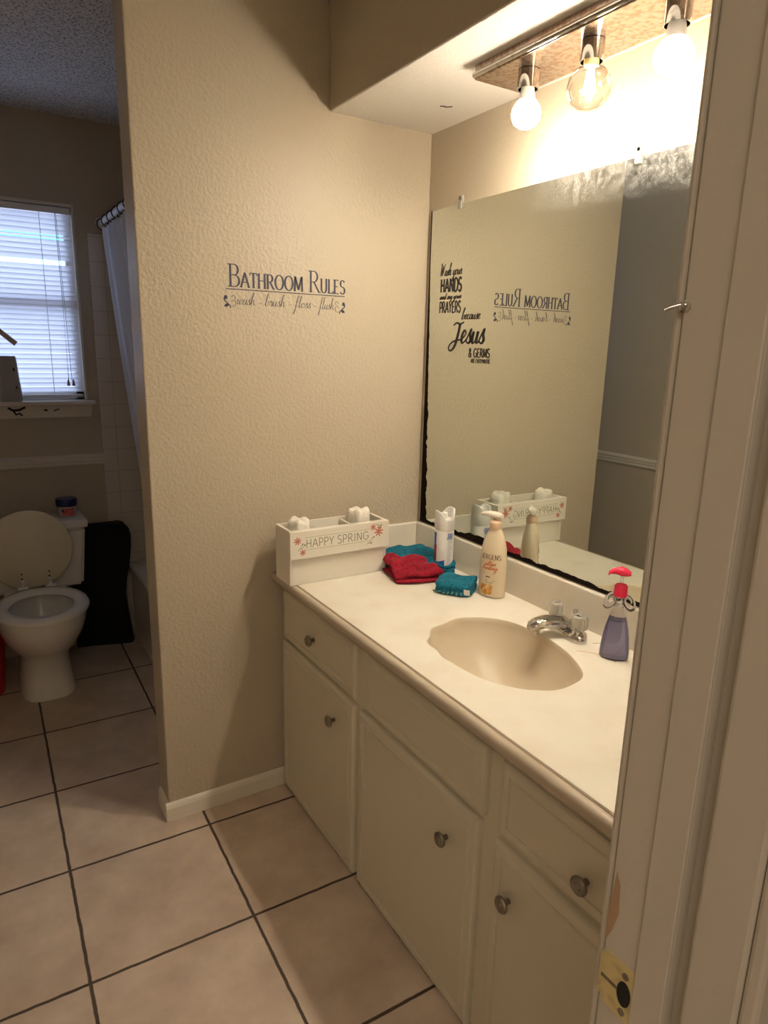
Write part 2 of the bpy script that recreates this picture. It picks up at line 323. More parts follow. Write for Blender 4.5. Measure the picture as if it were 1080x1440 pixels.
# ------------------------------------------------------------------ stroke lettering (drawn shapes with a pen width)
PI = math.pi
def arc(cx, cy, rx, ry, a0, a1, n=12):
    return [(cx + rx * math.cos(math.radians(a0 + (a1 - a0) * k / n)), cy + ry * math.sin(math.radians(a0 + (a1 - a0) * k / n))) for k in range(n + 1)]
L = {  # letter: (width, [strokes], [serif points (x, y)])
 'A': (.72, [[(0.03, 0), (.36, 1)], [(.36, 1), (.69, 0)], [(.15, .34), (.57, .34)]], [(.03, 0), (.69, 0)]),
 'B': (.60, [[(.1, 0), (.1, 1)], [(.1, 1), (.3, 1)] + arc(.30, .76, .22, .24, 90, -90) + [(.1, .52)], [(.1, .52), (.3, .52)] + arc(.32, .26, .26, .26, 90, -90) + [(.1, 0)]], [(.06, 0), (.06, 1)]),
 'D': (.66, [[(.1, 0), (.1, 1)], [(.1, 1), (.26, 1)] + arc(.26, .5, .36, .5, 90, -90) + [(.1, 0)]], []),
 'E': (.56, [[(.1, 0), (.1, 1)], [(.1, 1), (.5, 1)], [(.1, .52), (.42, .52)], [(.1, 0), (.52, 0)]], [(.06, 0), (.06, 1)]),
 'G': (.76, [arc(.4, .5, .34, .5, 45, 325) + [(.72, .45)], [(.44, .45), (.73, .45)]], []),
 'H': (.70, [[(.1, 0), (.1, 1)], [(.6, 0), (.6, 1)], [(.1, .52), (.6, .52)]], [(.1, 0), (.1, 1), (.6, 0), (.6, 1)]),
 'I': (.26, [[(.13, 0), (.13, 1)]], [(.13, 0), (.13, 1)]),
 'J': (.46, [[(.36, 1), (.36, .2)] + arc(.2, .2, .16, .2, 0, -150)], []),
 'L': (.52, [[(.1, 0), (.1, 1)], [(.1, 0), (.5, 0), (.5, .14)]], [(.1, 1), (.06, 0)]),
 'M': (.84, [[(.08, 0), (.12, 1)], [(.12, 1), (.42, .08)], [(.42, .08), (.72, 1)], [(.72, 1), (.76, 0)]], [(.08, 0), (.12, 1), (.76, 0), (.72, 1)]),
 'N': (.72, [[(.1, 0), (.1, 1)], [(.1, 1), (.62, 0)], [(.62, 0), (.62, 1)]], [(.1, 0)]),
 'O': (.80, [arc(.4, .5, .35, .51, 90, 450, 28)], []),
 'P': (.58, [[(.1, 0), (.1, 1)], [(.1, 1), (.28, 1)] + arc(.28, .72, .26, .28, 90, -90) + [(.1, .44)]], []),
 'R': (.66, [[(.1, 0), (.1, 1)], [(.1, 1), (.28, 1)] + arc(.28, .74, .24, .26, 90, -90) + [(.1, .48)], [(.3, .48), (.62, 0)]], [(.1, 0), (.06, 1), (.64, 0)]),
 'S': (.54, [arc(.27, .75, .2, .26, 25, 180, 8) + arc(.27, .75, .2, .24, 180, 270, 5)[1:] + arc(.27, .25, .22, .26, 90, 0, 5)[1:] + arc(.27, .25, .22, .26, 0, -155, 8)[1:]], []),
 'T': (.62, [[(.31, 0), (.31, 1)], [(.02, .86), (.02, 1), (.6, 1), (.6, .86)]], [(.31, 0)]),
 'U': (.68, [[(.1, 1), (.1, .3)] + arc(.34, .3, .24, .31, 180, 360) + [(.58, 1)]], [(.1, 1), (.58, 1)]),
 'Y': (.64, [[(.02, 1), (.32, .46)], [(.62, 1), (.32, .46)], [(.32, .46), (.32, 0)]], []),
 'C': (.7, [arc(.4, .5, .34, .5, 45, 315)], []), 'K': (.6, [[(.1, 0), (.1, 1)], [(.55, 1), (.1, .42)], [(.24, .58), (.58, 0)]], []),
 'W': (.9, [[(.02, 1), (.23, 0)], [(.23, 0), (.45, .9)], [(.45, .9), (.67, 0)], [(.67, 0), (.88, 1)]], []),
 'V': (.66, [[(.02, 1), (.33, 0)], [(.33, 0), (.64, 1)]], []), '-': (.4, [[(.06, .25), (.34, .25)]], []), ' ': (.36, [], []),
 '&': (.66, [[(.6, 0), (.18, .7)] + arc(.3, .8, .14, .2, 200, -60, 8) + [(.1, .38)] + arc(.26, .22, .2, .22, 150, 300, 8) + [(.6, .45)]], []),
}
# cursive lower case, x height 0.42, each stroke smoothed
C_ = {
 'w': (.50, [[(0, .36), (.06, .42), (.05, .15), (.10, .01), (.20, .12), (.24, .40), (.23, .12), (.30, .0), (.40, .14), (.42, .40), (.50, .34)]]),
 'a': (.42, [[(.34, .36), (.24, .43), (.10, .34), (.04, .14), (.12, .0), (.24, .10), (.34, .40)], [(.34, .40), (.30, .12), (.35, .0), (.44, .10)]]),
 's': (.30, [[(0, .08), (.16, .42), (.20, .46), (.18, .30), (.24, .12), (.16, .0), (.04, .04), (.0, .10)], [(.16, .0), (.30, .10)]]),
 'h': (.46, [[(.0, .08), (.16, .6), (.24, .96), (.18, 1.0), (.12, .8), (.06, .0)], [(.07, .1), (.18, .40), (.28, .40), (.28, .2), (.30, .02), (.38, .02), (.46, .10)]]),
 'b': (.40, [[(.0, .08), (.14, .6), (.22, .96), (.16, 1.0), (.10, .8), (.05, .12), (.12, .0), (.26, .08), (.28, .28), (.22, .38), (.40, .34)]]),
 'r': (.30, [[(0, .08), (.10, .40), (.14, .44), (.16, .36), (.24, .38), (.20, .1), (.24, .0), (.32, .1)]]),
 'u': (.44, [[(0, .1), (.08, .40), (.05, .12), (.11, .0), (.22, .08), (.32, .40)], [(.32, .40), (.28, .12), (.33, .0), (.44, .1)]]),
 'f': (.34, [[(0, .08), (.16, .5), (.28, .95), (.22, 1.02), (.15, .85), (.08, .1), (.0, -.45), (-.06, -.55), (-.08, -.42), (.1, .0), (.34, .12)]]),
 'l': (.26, [[(0, .08), (.14, .6), (.22, .96), (.16, 1.0), (.09, .7), (.06, .1), (.12, .0), (.26, .1)]]),
 'o': (.38, [[(.22, .42), (.08, .34), (.03, .14), (.12, .0), (.26, .08), (.30, .28), (.22, .42), (.24, .34), (.38, .32)]]),
 'e': (.34, [[(.0, .12), (.16, .2), (.26, .34), (.18, .44), (.07, .3), (.06, .1), (.15, .0), (.34, .14)]]),
 'y': (.44, [[(0, .1), (.08, .40), (.06, .14), (.14, .02), (.26, .14), (.34, .42)], [(.34, .42), (.24, -.2), (.12, -.5), (.04, -.4), (.2, -.1), (.44, .12)]]),
 'n': (.46, [[(.0, .1), (.08, .42), (.05, .0)], [(.06, .12), (.18, .42), (.28, .40), (.27, .1), (.32, .0), (.46, .1)]]),
 'd': (.46, [[(.32, .34), (.22, .43), (.09, .34), (.04, .14), (.12, .0), (.24, .10), (.36, .9)], [(.36, .9), (.32, .12), (.37, .0), (.46, .10)]]),
 'c': (.32, [[(.26, .36), (.18, .43), (.07, .32), (.04, .14), (.12, .0), (.32, .12)]]),
 'v': (.4, [[(0, .38), (.08, .40), (.1, .02), (.24, .2), (.28, .42), (.4, .36)]]),
 't': (.28, [[(0, .08), (.12, .5), (.16, .75), (.08, .1), (.14, .0), (.28, .1)], [(.02, .5), (.24, .52)]]),
 'i': (.22, [[(0, .1), (.09, .42), (.06, .1), (.10, .0), (.22, .1)], [(.13, .58), (.14, .62)]]),
 'g': (.42, [[(.30, .36), (.20, .43), (.08, .32), (.04, .14), (.12, .02), (.22, .12), (.32, .42)], [(.32, .42), (.24, -.2), (.12, -.48), (.02, -.38), (.2, -.1), (.42, .12)]]),
 '-': (.36, [[(.06, .2), (.18, .22), (.30, .2)]]), ' ': (.26, []),
 'W': (.8, [[(0, .95), (.08, 1), (.14, .0), (.36, .9), (.4, .0), (.6, .8), (.68, 1.0)]]),
 'J': (.62, [[(.10, .62), (.26, .70), (.46, .66), (.66, .72)], [(.46, .66), (.42, .3), (.30, -.12), (.10, -.28), (-.04, -.18), (.06, -.02), (.30, .08), (.62, .12)]]),
 'S': (.5, [[(.4, .9), (.26, 1.0), (.14, .8), (.3, .5), (.34, .2), (.18, .0), (.02, .12)]]),
}
def ribbon(bm, pts, place, wv, wh, taper=False, depth=0.0003, minstep=1e-9):
    P = [Vector((p[0], p[1])) for p in pts]
    Q = [P[0]]
    for p in P[1:]:
        if (p - Q[-1]).length > 1e-6: Q.append(p)
    if len(Q) < 2: return
    V = []
    for i, p in enumerate(Q):
        d = Q[min(i + 1, len(Q) - 1)] - Q[max(i - 1, 0)]
        if d.length < 1e-7: d = Vector((1, 0))
        d.normalize(); n = Vector((-d.y, d.x)); wd = (wh + (wv - wh) * d.y * d.y) / 2
        if taper: wd = (wh + (wv - wh) * max(0, -d.y) ** 1.5) / 2
        a, b = p + n * wd, p - n * wd
        V.append([bm.verts.new(place(a.x, a.y, depth)), bm.verts.new(place(b.x, b.y, depth)), bm.verts.new(place(b.x, b.y, 0)), bm.verts.new(place(a.x, a.y, 0))])
    for s, t in zip(V, V[1:]):
        for k in range(4): bm.faces.new((s[k], s[(k + 1) % 4], t[(k + 1) % 4], t[k]))
    bm.faces.new(V[0]); bm.faces.new(V[-1])
def text_caps(bm, text, place, x, y, h, width=None, wv=.12, wh=.05, serif=0, gap=.10, small=None):
    """small=ratio: letters not following a space are small capitals"""
    items = []; cx = 0
    for i, ch in enumerate(text):
        s = h * (1 if small is None or i == 0 or text[i - 1] == ' ' else small)
        items.append((ch, cx, s)); cx += (L[ch][0] + gap) * s
    k = 1 if width is None else width / (cx - gap * h)
    for ch, ox, s in items:
        pl = lambda a, b, d, ox=ox, s=s: place(x + (ox + a * s) * k, y + b * s, d)
        for st in L[ch][1]: ribbon(bm, st, pl, wv * h / s, wh * h / s)
        if serif:
            for px, py in L[ch][2]: ribbon(bm, [(px - serif, py), (px + serif, py)], pl, wh, wh * h / s)
    return cx * k
def text_script(bm, text, place, x, y, h, width=None, wv=.07, wh=.03, slant=.25, gap=-.02):
    cx = sum(C_[c][0] + gap for c in text); k = 1 if width is None else width / (cx * h)
    ox = 0
    for c in text:
        pl = lambda a, b, d, ox=ox: place(x + (ox + a + b * slant) * h * k, y + b * h, d)
        for st in C_[c][1]:
            ribbon(bm, [(v.x, v.y) for v in smooth_path([(p[0], p[1], 0) for p in st], 4)], pl, wv, wh, taper=True)
        ox += C_[c][0] + gap
def disc(bm, place, x, y, rx, ry, rot=0, n=12, depth=.0003):
    c, s = math.cos(rot), math.sin(rot); R = []
    for d in (depth, 0):
        R.append([bm.verts.new(place(x + rx * math.cos(a) * c - ry * math.sin(a) * s, y + rx * math.cos(a) * s + ry * math.sin(a) * c, d)) for a in [2 * PI * k / n for k in range(n)]])
    bm.faces.new(R[0]); bm.faces.new(R[1])
    for k in range(n): bm.faces.new((R[0][k], R[0][(k + 1) % n], R[1][(k + 1) % n], R[1][k]))
def rectp(bm, place, x0, x1, y0, y1, depth=.0003):
    R = [[bm.verts.new(place(a, b, d)) for a, b in ((x0, y0), (x1, y0), (x1, y1), (x0, y1))] for d in (depth, 0)]
    bm.faces.new(R[0]); bm.faces.new(R[1])
    for k in range(4): bm.faces.new((R[0][k], R[0][(k + 1) % 4], R[1][(k + 1) % 4], R[1][k]))

# ================================================================== ROOM
H = 0.788; HC = 2.44; HS = 2.1635; PW = 0.934; YB = 1.55; XL = -1.68; YF = -1.62
struct('floor', newbox(-3.3, 0.12, -4.1, YB + .1, -0.08, 0), FLOOR)
struct('ceiling', newbox(-3.3, 0.12, -4.1, YB + .1, HC, HC + .08), CEIL)
struct('wall_right', newbox(0, 0.12, -4.1, YB + .1, 0, HC), WALL)
struct('wall_left', newbox(XL - .1, XL, YF, YB + .1, 0, HC), WALL)
struct('wall_partition', newbox(-PW, 0, 0, 0.115, 0, HC, bev=0.004), WALL)
WX0, WX1, WZ0, WZ1 = -1.50, -0.862, 1.225, 2.08
bm = bmesh.new()
for a in ((XL, 0, YB, YB + .1, 0, WZ0), (XL, 0, YB, YB + .1, WZ1, HC), (XL, WX0, YB, YB + .1, WZ0, WZ1), (WX1, 0, YB, YB + .1, WZ0, WZ1)): box(bm, *a)
struct('wall_back', bm, WALL)
DX0, DX1, DH = -1.66, -0.9, 2.03
bm = bmesh.new()
for a in ((DX1 + .018, 0, YF - .115, YF, 0, HC), (XL, DX0 - .003, YF - .115, YF, 0, HC), (DX0 - .003, DX1 + .018, YF - .115, YF, DH + .018, HC)): box(bm, *a)
struct('wall_front', bm, WALL)
bm = bmesh.new()
for a in ((-3.3, -3.2, -4.1, YF - .115, 0, HC), (-3.2, 0, -4.1, -4.0, 0, HC), (-3.2, XL, YF - .115, YF, 0, HC)): box(bm, *a)
struct('wall_hall', bm, WALL)
struct('wall_soffit', newbox(-.365, 0, YF, 0, HS, HC, bev=.003), SOFF)
# the soffit's outer face carries the wall colour
struct('trim_1', newbox(-.3668, -.365, YF, -0.001, HS + .004, HC), WALL)
bm = bmesh.new()   # crack where the soffit paint flakes
place = lambda a, b, d: Vector((a, b, HS - d))
ribbon(bm, [(-.135, -.225), (-.125, -.232), (-.118, -.229), (-.105, -.243)], place, .006, .008, depth=.0004)
o = obj('flaked_paint', bm, DARK, bpy.data.objects['wall_soffit'])
# baseboards
def profile_board(bm, p0, p1, n, h, t):
    p0, p1, n = Vector(p0), Vector(p1), Vector(n)
    S = [(0, 0), (t, 0), (t, h * .72), (t * .75, h * .88), (t * .4, h * .96), (0, h)]
    loft(bm, [[p + n * a + Vector((0, 0, b)) for a, b in S] for p in (p0, p1)])
bm = bmesh.new(); profile_board(bm, (-PW - .011, 0, 0), (-.53, 0, 0), (0, -1, 0), .062, .011)
profile_board(bm, (-PW, 0, 0), (-PW, .1, 0), (-1, 0, 0), .062, .011)
struct('baseboard_partition', bm, TRIM)
bm = bmesh.new(); profile_board(bm, (XL, YB, 0), (-.77, YB, 0), (0, -1, 0), .062, .011)
struct('baseboard_back', bm, TRIM)
bm = bmesh.new(); profile_board(bm, (XL, YF, 0), (XL, YB, 0), (1, 0, 0), .062, .011)
struct('baseboard_left', bm, TRIM)
# chair rails
def rail(name, p0, p1, n):
    bm = bmesh.new(); p0, p1, n = Vector(p0), Vector(p1), Vector(n)
    S = [(0, .915), (.007, .915), (.012, .922), (.012, .932), (.018, .938), (.018, .948), (.022, .954), (.022, .960), (.010, .966), (0, .968)]
    loft(bm, [[p + n * a + Vector((0, 0, b)) for a, b in S] for p in (p0, p1)])
    return struct(name, bm, TRIM)
rail('trim_2', (XL, YB, 0), (-.808, YB, 0), (0, -1, 0))
rail('trim_3', (XL, YF, 0), (XL, YB, 0), (1, 0, 0))
# tub surround tile
bm = bmesh.new(); box(bm, -.808, 0, YB - .012, YB, .0, 1.972, bev=.003); struct('wall_tile_back', bm, TILE)
bm = bmesh.new(); box(bm, -.012, 0, .127, YB - .012, .40, 1.972, bev=.003); struct('wall_tile_side', bm, PORC)
bm = bmesh.new(); box(bm, -.80, -.012, .115, .127, .40, 1.972, bev=.003); struct('wall_tile_front', bm, TILE)

# window
win = struct('window_1', bmesh.new(), TRIM)
bm = bmesh.new()
for a in ((WX0, WX1, YB + .03, YB + .08, WZ0, WZ0 + .04), (WX0, WX1, YB + .03, YB + .08, WZ1 - .04, WZ1), (WX0, WX0 + .04, YB + .03, YB + .08, WZ0, WZ1), (WX1 - .04, WX1, YB + .03, YB + .08, WZ0, WZ1), (WX0, WX1, YB + .03, YB + .08, 1.64, 1.68)): box(bm, *a, bev=.003)
obj('window_frame', bm, WHITEP, win)
bm = bmesh.new()   # edge bead around the reveal
for a in ((WX1 - .005, WX1 + .006, YB - .006, YB + .1, WZ0, WZ1 + .012), (WX0 - .014, WX0 + .008, YB - .006, YB + .1, WZ0, WZ1 + .012), (WX0 - .014, WX1 + .006, YB - .006, YB + .1, WZ1 - .008, WZ1 + .006)): box(bm, *a, bev=.002)
obj('window_reveal', bm, TRIM, win)
obj('window_pane', newbox(WX0 + .04, WX1 - .04, YB + .05, YB + .055, WZ0 + .04, WZ1 - .04), PANE, win)
obj('window_sill', newbox(WX0 - .04, -.828, YB - .055, YB + .05, 1.205, 1.226, bev=.006), TRIM, win)
bm = bmesh.new()
loft(bm, [[Vector((x, y, z)) for x, y, z in ((a, YB, 1.205), (a, YB - .018, 1.205), (b, YB - .014, 1.148), (b, YB, 1.148))] for a, b in ((WX0 - .03, WX0 - .03), (-.838, -.85))])
obj('sill_apron', bm, TRIM, win)
bm = bmesh.new(); place = lambda a, b, d: Vector((a, YB - .019 - d, b))
for pts, wd in (([(-1.195, 1.196), (-1.175, 1.184), (-1.15, 1.186), (-1.125, 1.198)], .010), ([(-1.175, 1.184), (-1.165, 1.165), (-1.15, 1.17), (-1.14, 1.16)], .008), ([(-1.05, 1.184), (-1.035, 1.181)], .008), ([(-1.01, 1.178), (-.995, 1.184), (-.985, 1.185)], .005)):
    ribbon(bm, pts, place, wd, wd)
obj('chipped_paint', bm, DARK, win)

# door frame (the opening the photograph is taken through)
dr = struct('door_1', bmesh.new(), JAMB)
bm = bmesh.new()
box(bm, DX1, DX1 + .018, YF - .068, YF - .002, 0, DH, bev=.0015); box(bm, DX1, DX1 + .018, YF - .125, YF - .082, 0, DH, bev=.003); box(bm, DX1 + .014, DX1 + .018, YF - .083, YF - .067, 0, DH)
box(bm, DX0 - .002, DX0 + .002, YF - .125, YF - .002, 0, DH)
box(bm, DX0, DX1, YF - .125, YF - .002, DH, DH + .018)
obj('door_jamb', bm, JAMB, dr)
bm = bmesh.new()
box(bm, DX1 - .003, DX1 + .001, YF - .068, YF - .038, 0, DH, bev=.0012)
box(bm, DX0, DX0 + .011, YF - .078, YF - .040, 0, DH, bev=.002)
box(bm, DX0, DX1, YF - .078, YF - .040, DH - .011, DH, bev=.002)
obj('door_stop', bm, JAMB, dr)
bm = bmesh.new()
for y0, y1 in ((YF, YF + .009), (YF - .139, YF - .125)):
    box(bm, DX1 + .003, DX1 + .062, y0, y1, 0, DH + .062, bev=.004)
    box(bm, DX0 - .018, DX0 - .005, y0, y1, 0, DH + .062, bev=.003)
    box(bm, DX0 - .018, DX1 + .062, y0, y1, DH + .006, DH + .062, bev=.004)
obj('door_casing', bm, JAMB, dr)
# strike plate, facing -x, flush on the jamb
bm = bmesh.new()
ys, ye, z0, z1 = YF - .040, YF - .003, .897, .955
out = [(-.0, z0), (ye - ys - .006, z0), (ye - ys, z0 + .008), (ye - ys, z1 - .006), (ye - ys - .004, z1), (0, z1)]
pl = lambda a, b, d: Vector((DX1 - d, ys + a, b))
R = [[bm.verts.new(pl(a, b, d)) for a, b in out] for d in (.0014, -.0005)]
bm.faces.new(R[0]); bm.faces.new(R[1])
for k in range(6): bm.faces.new((R[0][k], R[0][(k + 1) % 6], R[1][(k + 1) % 6], R[1][k]))
box(bm, DX1 - .0014, DX1 + .006, ye - .001, ye + .003, z0 + .006, z1 - .006, bev=.0005)
sp = obj('strike_plate', bm, BRASS, dr); sp['label'] = 'brass strike plate with two screws and a latch hole'
bm = bmesh.new(); pl = lambda a, b, d: Vector((DX1 - .0014 - d, a, b))
disc(bm, pl, ys + .011, .925, .0075, .0135, 0, 24, .0004); obj('latch_hole', bm, DARK, dr)
bm = bmesh.new(); disc(bm, pl, ys + .011, .945, .0035, .0035, 0, 16, .001); disc(bm, pl, ys + .011, .905, .0035, .0035, 0, 16, .001); obj('screw', bm, PEWTER, dr)
bm = bmesh.new(); rectp(bm, pl, ys + .019, ye, .923, .927, .0002); obj('worn_slot', bm, PEWTER, dr)
bm = bmesh.new(); pl = lambda a, b, d: Vector((DX1 - d, a, b))
R = [[bm.verts.new(pl(a, b, d)) for a, b in ((YF - .002, .995), (YF - .006, 1.042), (YF - .011, 1.03), (YF - .013, 1.0), (YF - .008, .978), (YF - .002, .962))] for d in (.0004, -.0002)]
bm.faces.new(R[0]); bm.faces.new(R[1])
obj('bare_wood_chip', bm, mat('bare_wood', (0.42, 0.27, 0.16), .7), dr)

# ================================================================== VANITY CABINET
van = thing('vanity_cabinet', 'long cream painted vanity cabinet with doors and drawers under the marble counter', 'cabinet', (-.27, -.81, 0))
def P(o):  # parent keeping world placement for van
    o.location = (.27, .81, 0); return o
bm = bmesh.new()
for a in ((-.527, -.509, YF + .016, -.002, .012, .745), (-.509, -.002, YF + .016, YF + .034, 0, .745), (-.509, -.002, -.020, -.002, 0, .745), (-.509, -.002, YF + .034, -.020, .02, .038), (-.012, -.002, YF + .034, -.020, .038, .745), (-.50, -.485, YF + .034, -.020, 0, .02)): box(bm, *a)
P(obj('carcass', bm, CAB, van))
def panel(name, y0, y1, z0, z1, knob=None, inner=.024):
    bm = bmesh.new(); X1, X0 = -.527, -.545
    # slab with rounded lip then routed inner line
    def ring(i, x): return [Vector((x, y0 + i, z0 + i)), Vector((x, y1 - i, z0 + i)), Vector((x, y1 - i, z1 - i)), Vector((x, y0 + i, z1 - i))]
    secs = [ring(0, X1), ring(0, X0 + .009), ring(.002, X0 + .004), ring(.006, X0 + .0008), ring(.010, X0), ring(inner, X0), ring(inner + .0015, X0 + .0035), ring(inner + .005, X0 + .0035), ring(inner + .008, X0 + .0008)]
    loft(bm, secs)
    o = P(obj(name, bm, CAB, van))
    if knob:
        ky, kz = knob; k = bmesh.new()
        lathe(k, [(.006, 0), (.006, .010), (.009, .014), (.0165, .017), (.0175, .021), (.016, .024), (.012, .026), (.0105, .0245), (.0085, .0245), (.007, .0265), (.0, .027)], 24, axis='X', cap=False)
        for v in k.verts: v.co = Vector((-.545 - v.co.x, ky + v.co.y, kz + v.co.z))
        ko = obj('knob', k, PEWTER, o, smooth=40)
    return o
panel('drawer', -.512, -.028, .567, .733, (-.262, .648))
panel('door', -.506, -.018, .010, .551, (-.395, .452))
panel('false_drawer_front', -1.046, -.572, .567, .731)
panel('door', -1.036, -.532, .010, .549, (-.937, .443))
panel('drawer', -1.572, -1.094, .565, .727, (-1.320, .626))
panel('door', -1.572, -1.088, .010, .545, (-1.142, .440))
# worn paint along edges of door bottoms (chips with a shape of their own)
bm = bmesh.new(); pl = lambda a, b, d: Vector((-.5452 - d, a, b))
bm.free(); random.seed(3)
for (ya, yb, z) in ((-1.02, -.56, .0175), (-.47, -.03, .018)):
    y = ya
    while y < yb:
        ln = random.uniform(.006, .05)
        if random.random() < .5:
            bm = bmesh.new(); ribbon(bm, [(y, z + random.uniform(-.002, .001)), (y + ln * .5, z + random.uniform(-.002, .001)), (min(y + ln, yb), z)], pl, .0022, .0030, depth=.0001); P(obj('worn_paint', bm, CABW, van))
        y += ln + random.uniform(.004, .03)

# ------------------------------------------------------------------ countertop with basin
ct = thing('countertop', 'cream cultured marble countertop with built-in scalloped sink and backsplash', 'countertop', (-.28, -.81, H))
def Q(o): o.location = (.28, .81, -H); return o
outl = [(-.417, -.659), (-.363, -.621), (-.286, -.602), (-.22, -.622), (-.168, -.68), (-.15, -.77), (-.16, -.864), (-.189, -.945), (-.226, -1.0), (-.27, -1.02), (-.330, -1.022), (-.372, -1.0), (-.405, -.969), (-.440, -.903), (-.452, -.811), (-.447, -.732)]
sm = smooth_path([(a, b, 0) for a, b in outl], 10, closed=True)
cx, cy = -.300, -.815; N = 160
ang = []
import bisect
pts = sorted([(math.atan2(p.y - cy, p.x - cx), (p - Vector((cx, cy, 0))).length) for p in sm])
pa = [a for a, _ in pts]
def rad(a):
    i = bisect.bisect(pa, a); a0, r0 = pts[i - 1]; a1, r1 = pts[i % len(pts)]
    if i == 0: a0 -= 2 * PI
    if i == len(pts): a1 += 2 * PI
    if a < a0: a += 2 * PI
    r = r0 + (r1 - r0) * (a - a0) / (a1 - a0 + 1e-9)
    # scallops of the shell at the end towards the partition and along the front
    m = math.exp(-((a - 2.25) / .75) ** 2)
    return r * (1 + .03 * m * math.cos(a * 13))
X0, X1, Y0, Y1 = -.549, -.002, YF + .016, -.002
angs = [-PI + 2 * PI * k / N for k in range(N)]
for cxx in (X0, X1):
    for cyy in (Y0, Y1):
        a = math.atan2(cyy - cy, cxx - cx); i = min(range(N), key=lambda k: abs(angs[k] - a)); angs[i] = a
def rectpt(a):
    d = Vector((math.cos(a), math.sin(a))); t = 1e9
    if d.x > 1e-9: t = min(t, (X1 - cx) / d.x)
    if d.x < -1e-9: t = min(t, (X0 - cx) / d.x)
    if d.y > 1e-9: t = min(t, (Y1 - cy) / d.y)
    if d.y < -1e-9: t = min(t, (Y0 - cy) / d.y)
    return Vector((cx + d.x * t, cy + d.y * t, 0))
def sinkpt(a, s, z): r = rad(a) * s; return Vector((cx + r * math.cos(a), cy + r * math.sin(a), z))
bm = bmesh.new()
secs = [[rectpt(a) + Vector((0, 0, H - .038)) for a in angs], [rectpt(a) + Vector((0, 0, H)) for a in angs], [sinkpt(a, 1.03, H) for a in angs], [sinkpt(a, 1.005, H - .0006) for a in angs]]
loft(bm, secs, cap=False)
Q(obj('counter_slab', bm, MARBLE, ct, smooth=40))
bm = bmesh.new()
prof = [(1.005, 0.0006), (.99, .003)] + [(q, .004 + .146 * (1 - (q / .99) ** 2) ** .72) for q in (.98, .965, .945, .92, .89, .85, .80, .74, .66, .56, .45, .33, .2, .1)]
secs = []
for s, d in prof:
    row = []
    for a in angs:
        fl = math.exp(-((a - 2.25) / .8) ** 2) * .004 * math.cos(a * 13) * min(1, (1 - s) * 6 + .0)
        row.append(sinkpt(a, s, H - d + fl))
    secs.append(row)
loft(bm, secs, cap=False); bm.faces.new([bm.verts.new(p) for p in secs[-1]])
Q(obj('sink_basin', bm, BASIN, ct, smooth=60))
Q(obj('sink_drain', newlathe([(.0, .0), (.021, .0), (.023, .002), (.021, .004), (.012, .0045), (.0, .003)], 24, c=(cx, cy, H - .150), cap=False), CHROME, ct, smooth=40))
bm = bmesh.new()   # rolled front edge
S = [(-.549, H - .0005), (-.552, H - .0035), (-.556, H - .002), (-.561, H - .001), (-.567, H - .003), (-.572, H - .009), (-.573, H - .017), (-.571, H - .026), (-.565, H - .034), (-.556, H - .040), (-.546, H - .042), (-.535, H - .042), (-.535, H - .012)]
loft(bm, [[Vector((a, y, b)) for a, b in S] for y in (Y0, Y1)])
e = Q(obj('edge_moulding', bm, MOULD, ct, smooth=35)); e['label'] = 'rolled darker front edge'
bm = bmesh.new(); ribbon(bm, [(-.5508, Y0), (-.5508, Y1)], lambda a, b, d: Vector((a, b, H - .0032 + d)), .0026, .0026, depth=.0006)
Q(obj('edge_seam', bm, LINE, ct))
Q(obj('backsplash', newbox(-.020, -.001, Y0, -.001, H - .002, H + .106, bev=.003), MARBLE, ct))
Q(obj('side_splash', newbox(-.545, -.020, -.020, -.001, H - .002, H + .106, bev=.003), MARBLE, ct))
bm = bmesh.new(); pl = lambda a, b, d: Vector((a, b, H + d))
ribbon(bm, [(v.x, v.y) for v in smooth_path([(-.145, -.905, 0), (-.120, -.930, 0), (-.105, -.965, 0), (-.108, -.995, 0)], 5)], pl, .0025, .0025, depth=.0003)
ribbon(bm, [(v.x, v.y) for v in smooth_path([(-.075, -.895, 0), (-.055, -.905, 0), (-.045, -.925, 0), (-.05, -.94, 0)], 5)], pl, .003, .004, depth=.0003)
Q(obj('mineral_stain', bm, STAIN, ct))

# ------------------------------------------------------------------ faucet
FX, FY = -.088, -.815
fa = thing('faucet', 'tarnished chrome sink faucet with two clear acrylic knobs behind the basin', 'faucet', (FX, FY, H), math.radians(-11))
bm = bmesh.new()
for s, z in ((1, .0), (1, .010), (.94, .016), (.80, .019)):
    pass
secs = []
for s, z in ((1.0, .0005), (1.0, .010), (.93, .016), (.7, .019)):
    row = []
    for k in range(36):
        a = 2 * PI * k / 36; c, sn = math.cos(a), math.sin(a)
        row.append(Vector((.027 * s * (abs(c) ** .8) * (1 if c > 0 else -1), (.076 if s == 1 else .076 - (1 - s) * .03) * (abs(sn) ** .7) * (1 if sn > 0 else -1), z)))
    secs.append(row)
loft(bm, secs); obj('base_plate', bm, CHROME, fa, smooth=50)
bm = bmesh.new()
prs = [((.014, .022), .018, .016), ((-.005, .032), .025, .020), ((-.035, .038), .026, .018), ((-.065, .040), .025, .016), ((-.090, .038), .022, .014), ((-.106, .033), .018, .012), ((-.112, .027), .012, .009)]
secs = []
for (x, z), hw, hh in prs:
    secs.append([Vector((x - math.sin(k * 2 * PI / 20) * hh * .25, hw * math.cos(k * 2 * PI / 20), z + hh * math.sin(k * 2 * PI / 20))) for k in range(20)])
loft(bm, secs); obj('spout', bm, CHROME, fa, smooth=60)
obj('aerator', newlathe([(.0, .004), (.010, .004), (.011, .016), (.010, .03)], 20, c=(-.092, 0, .008)), CHROME, fa, smooth=40)
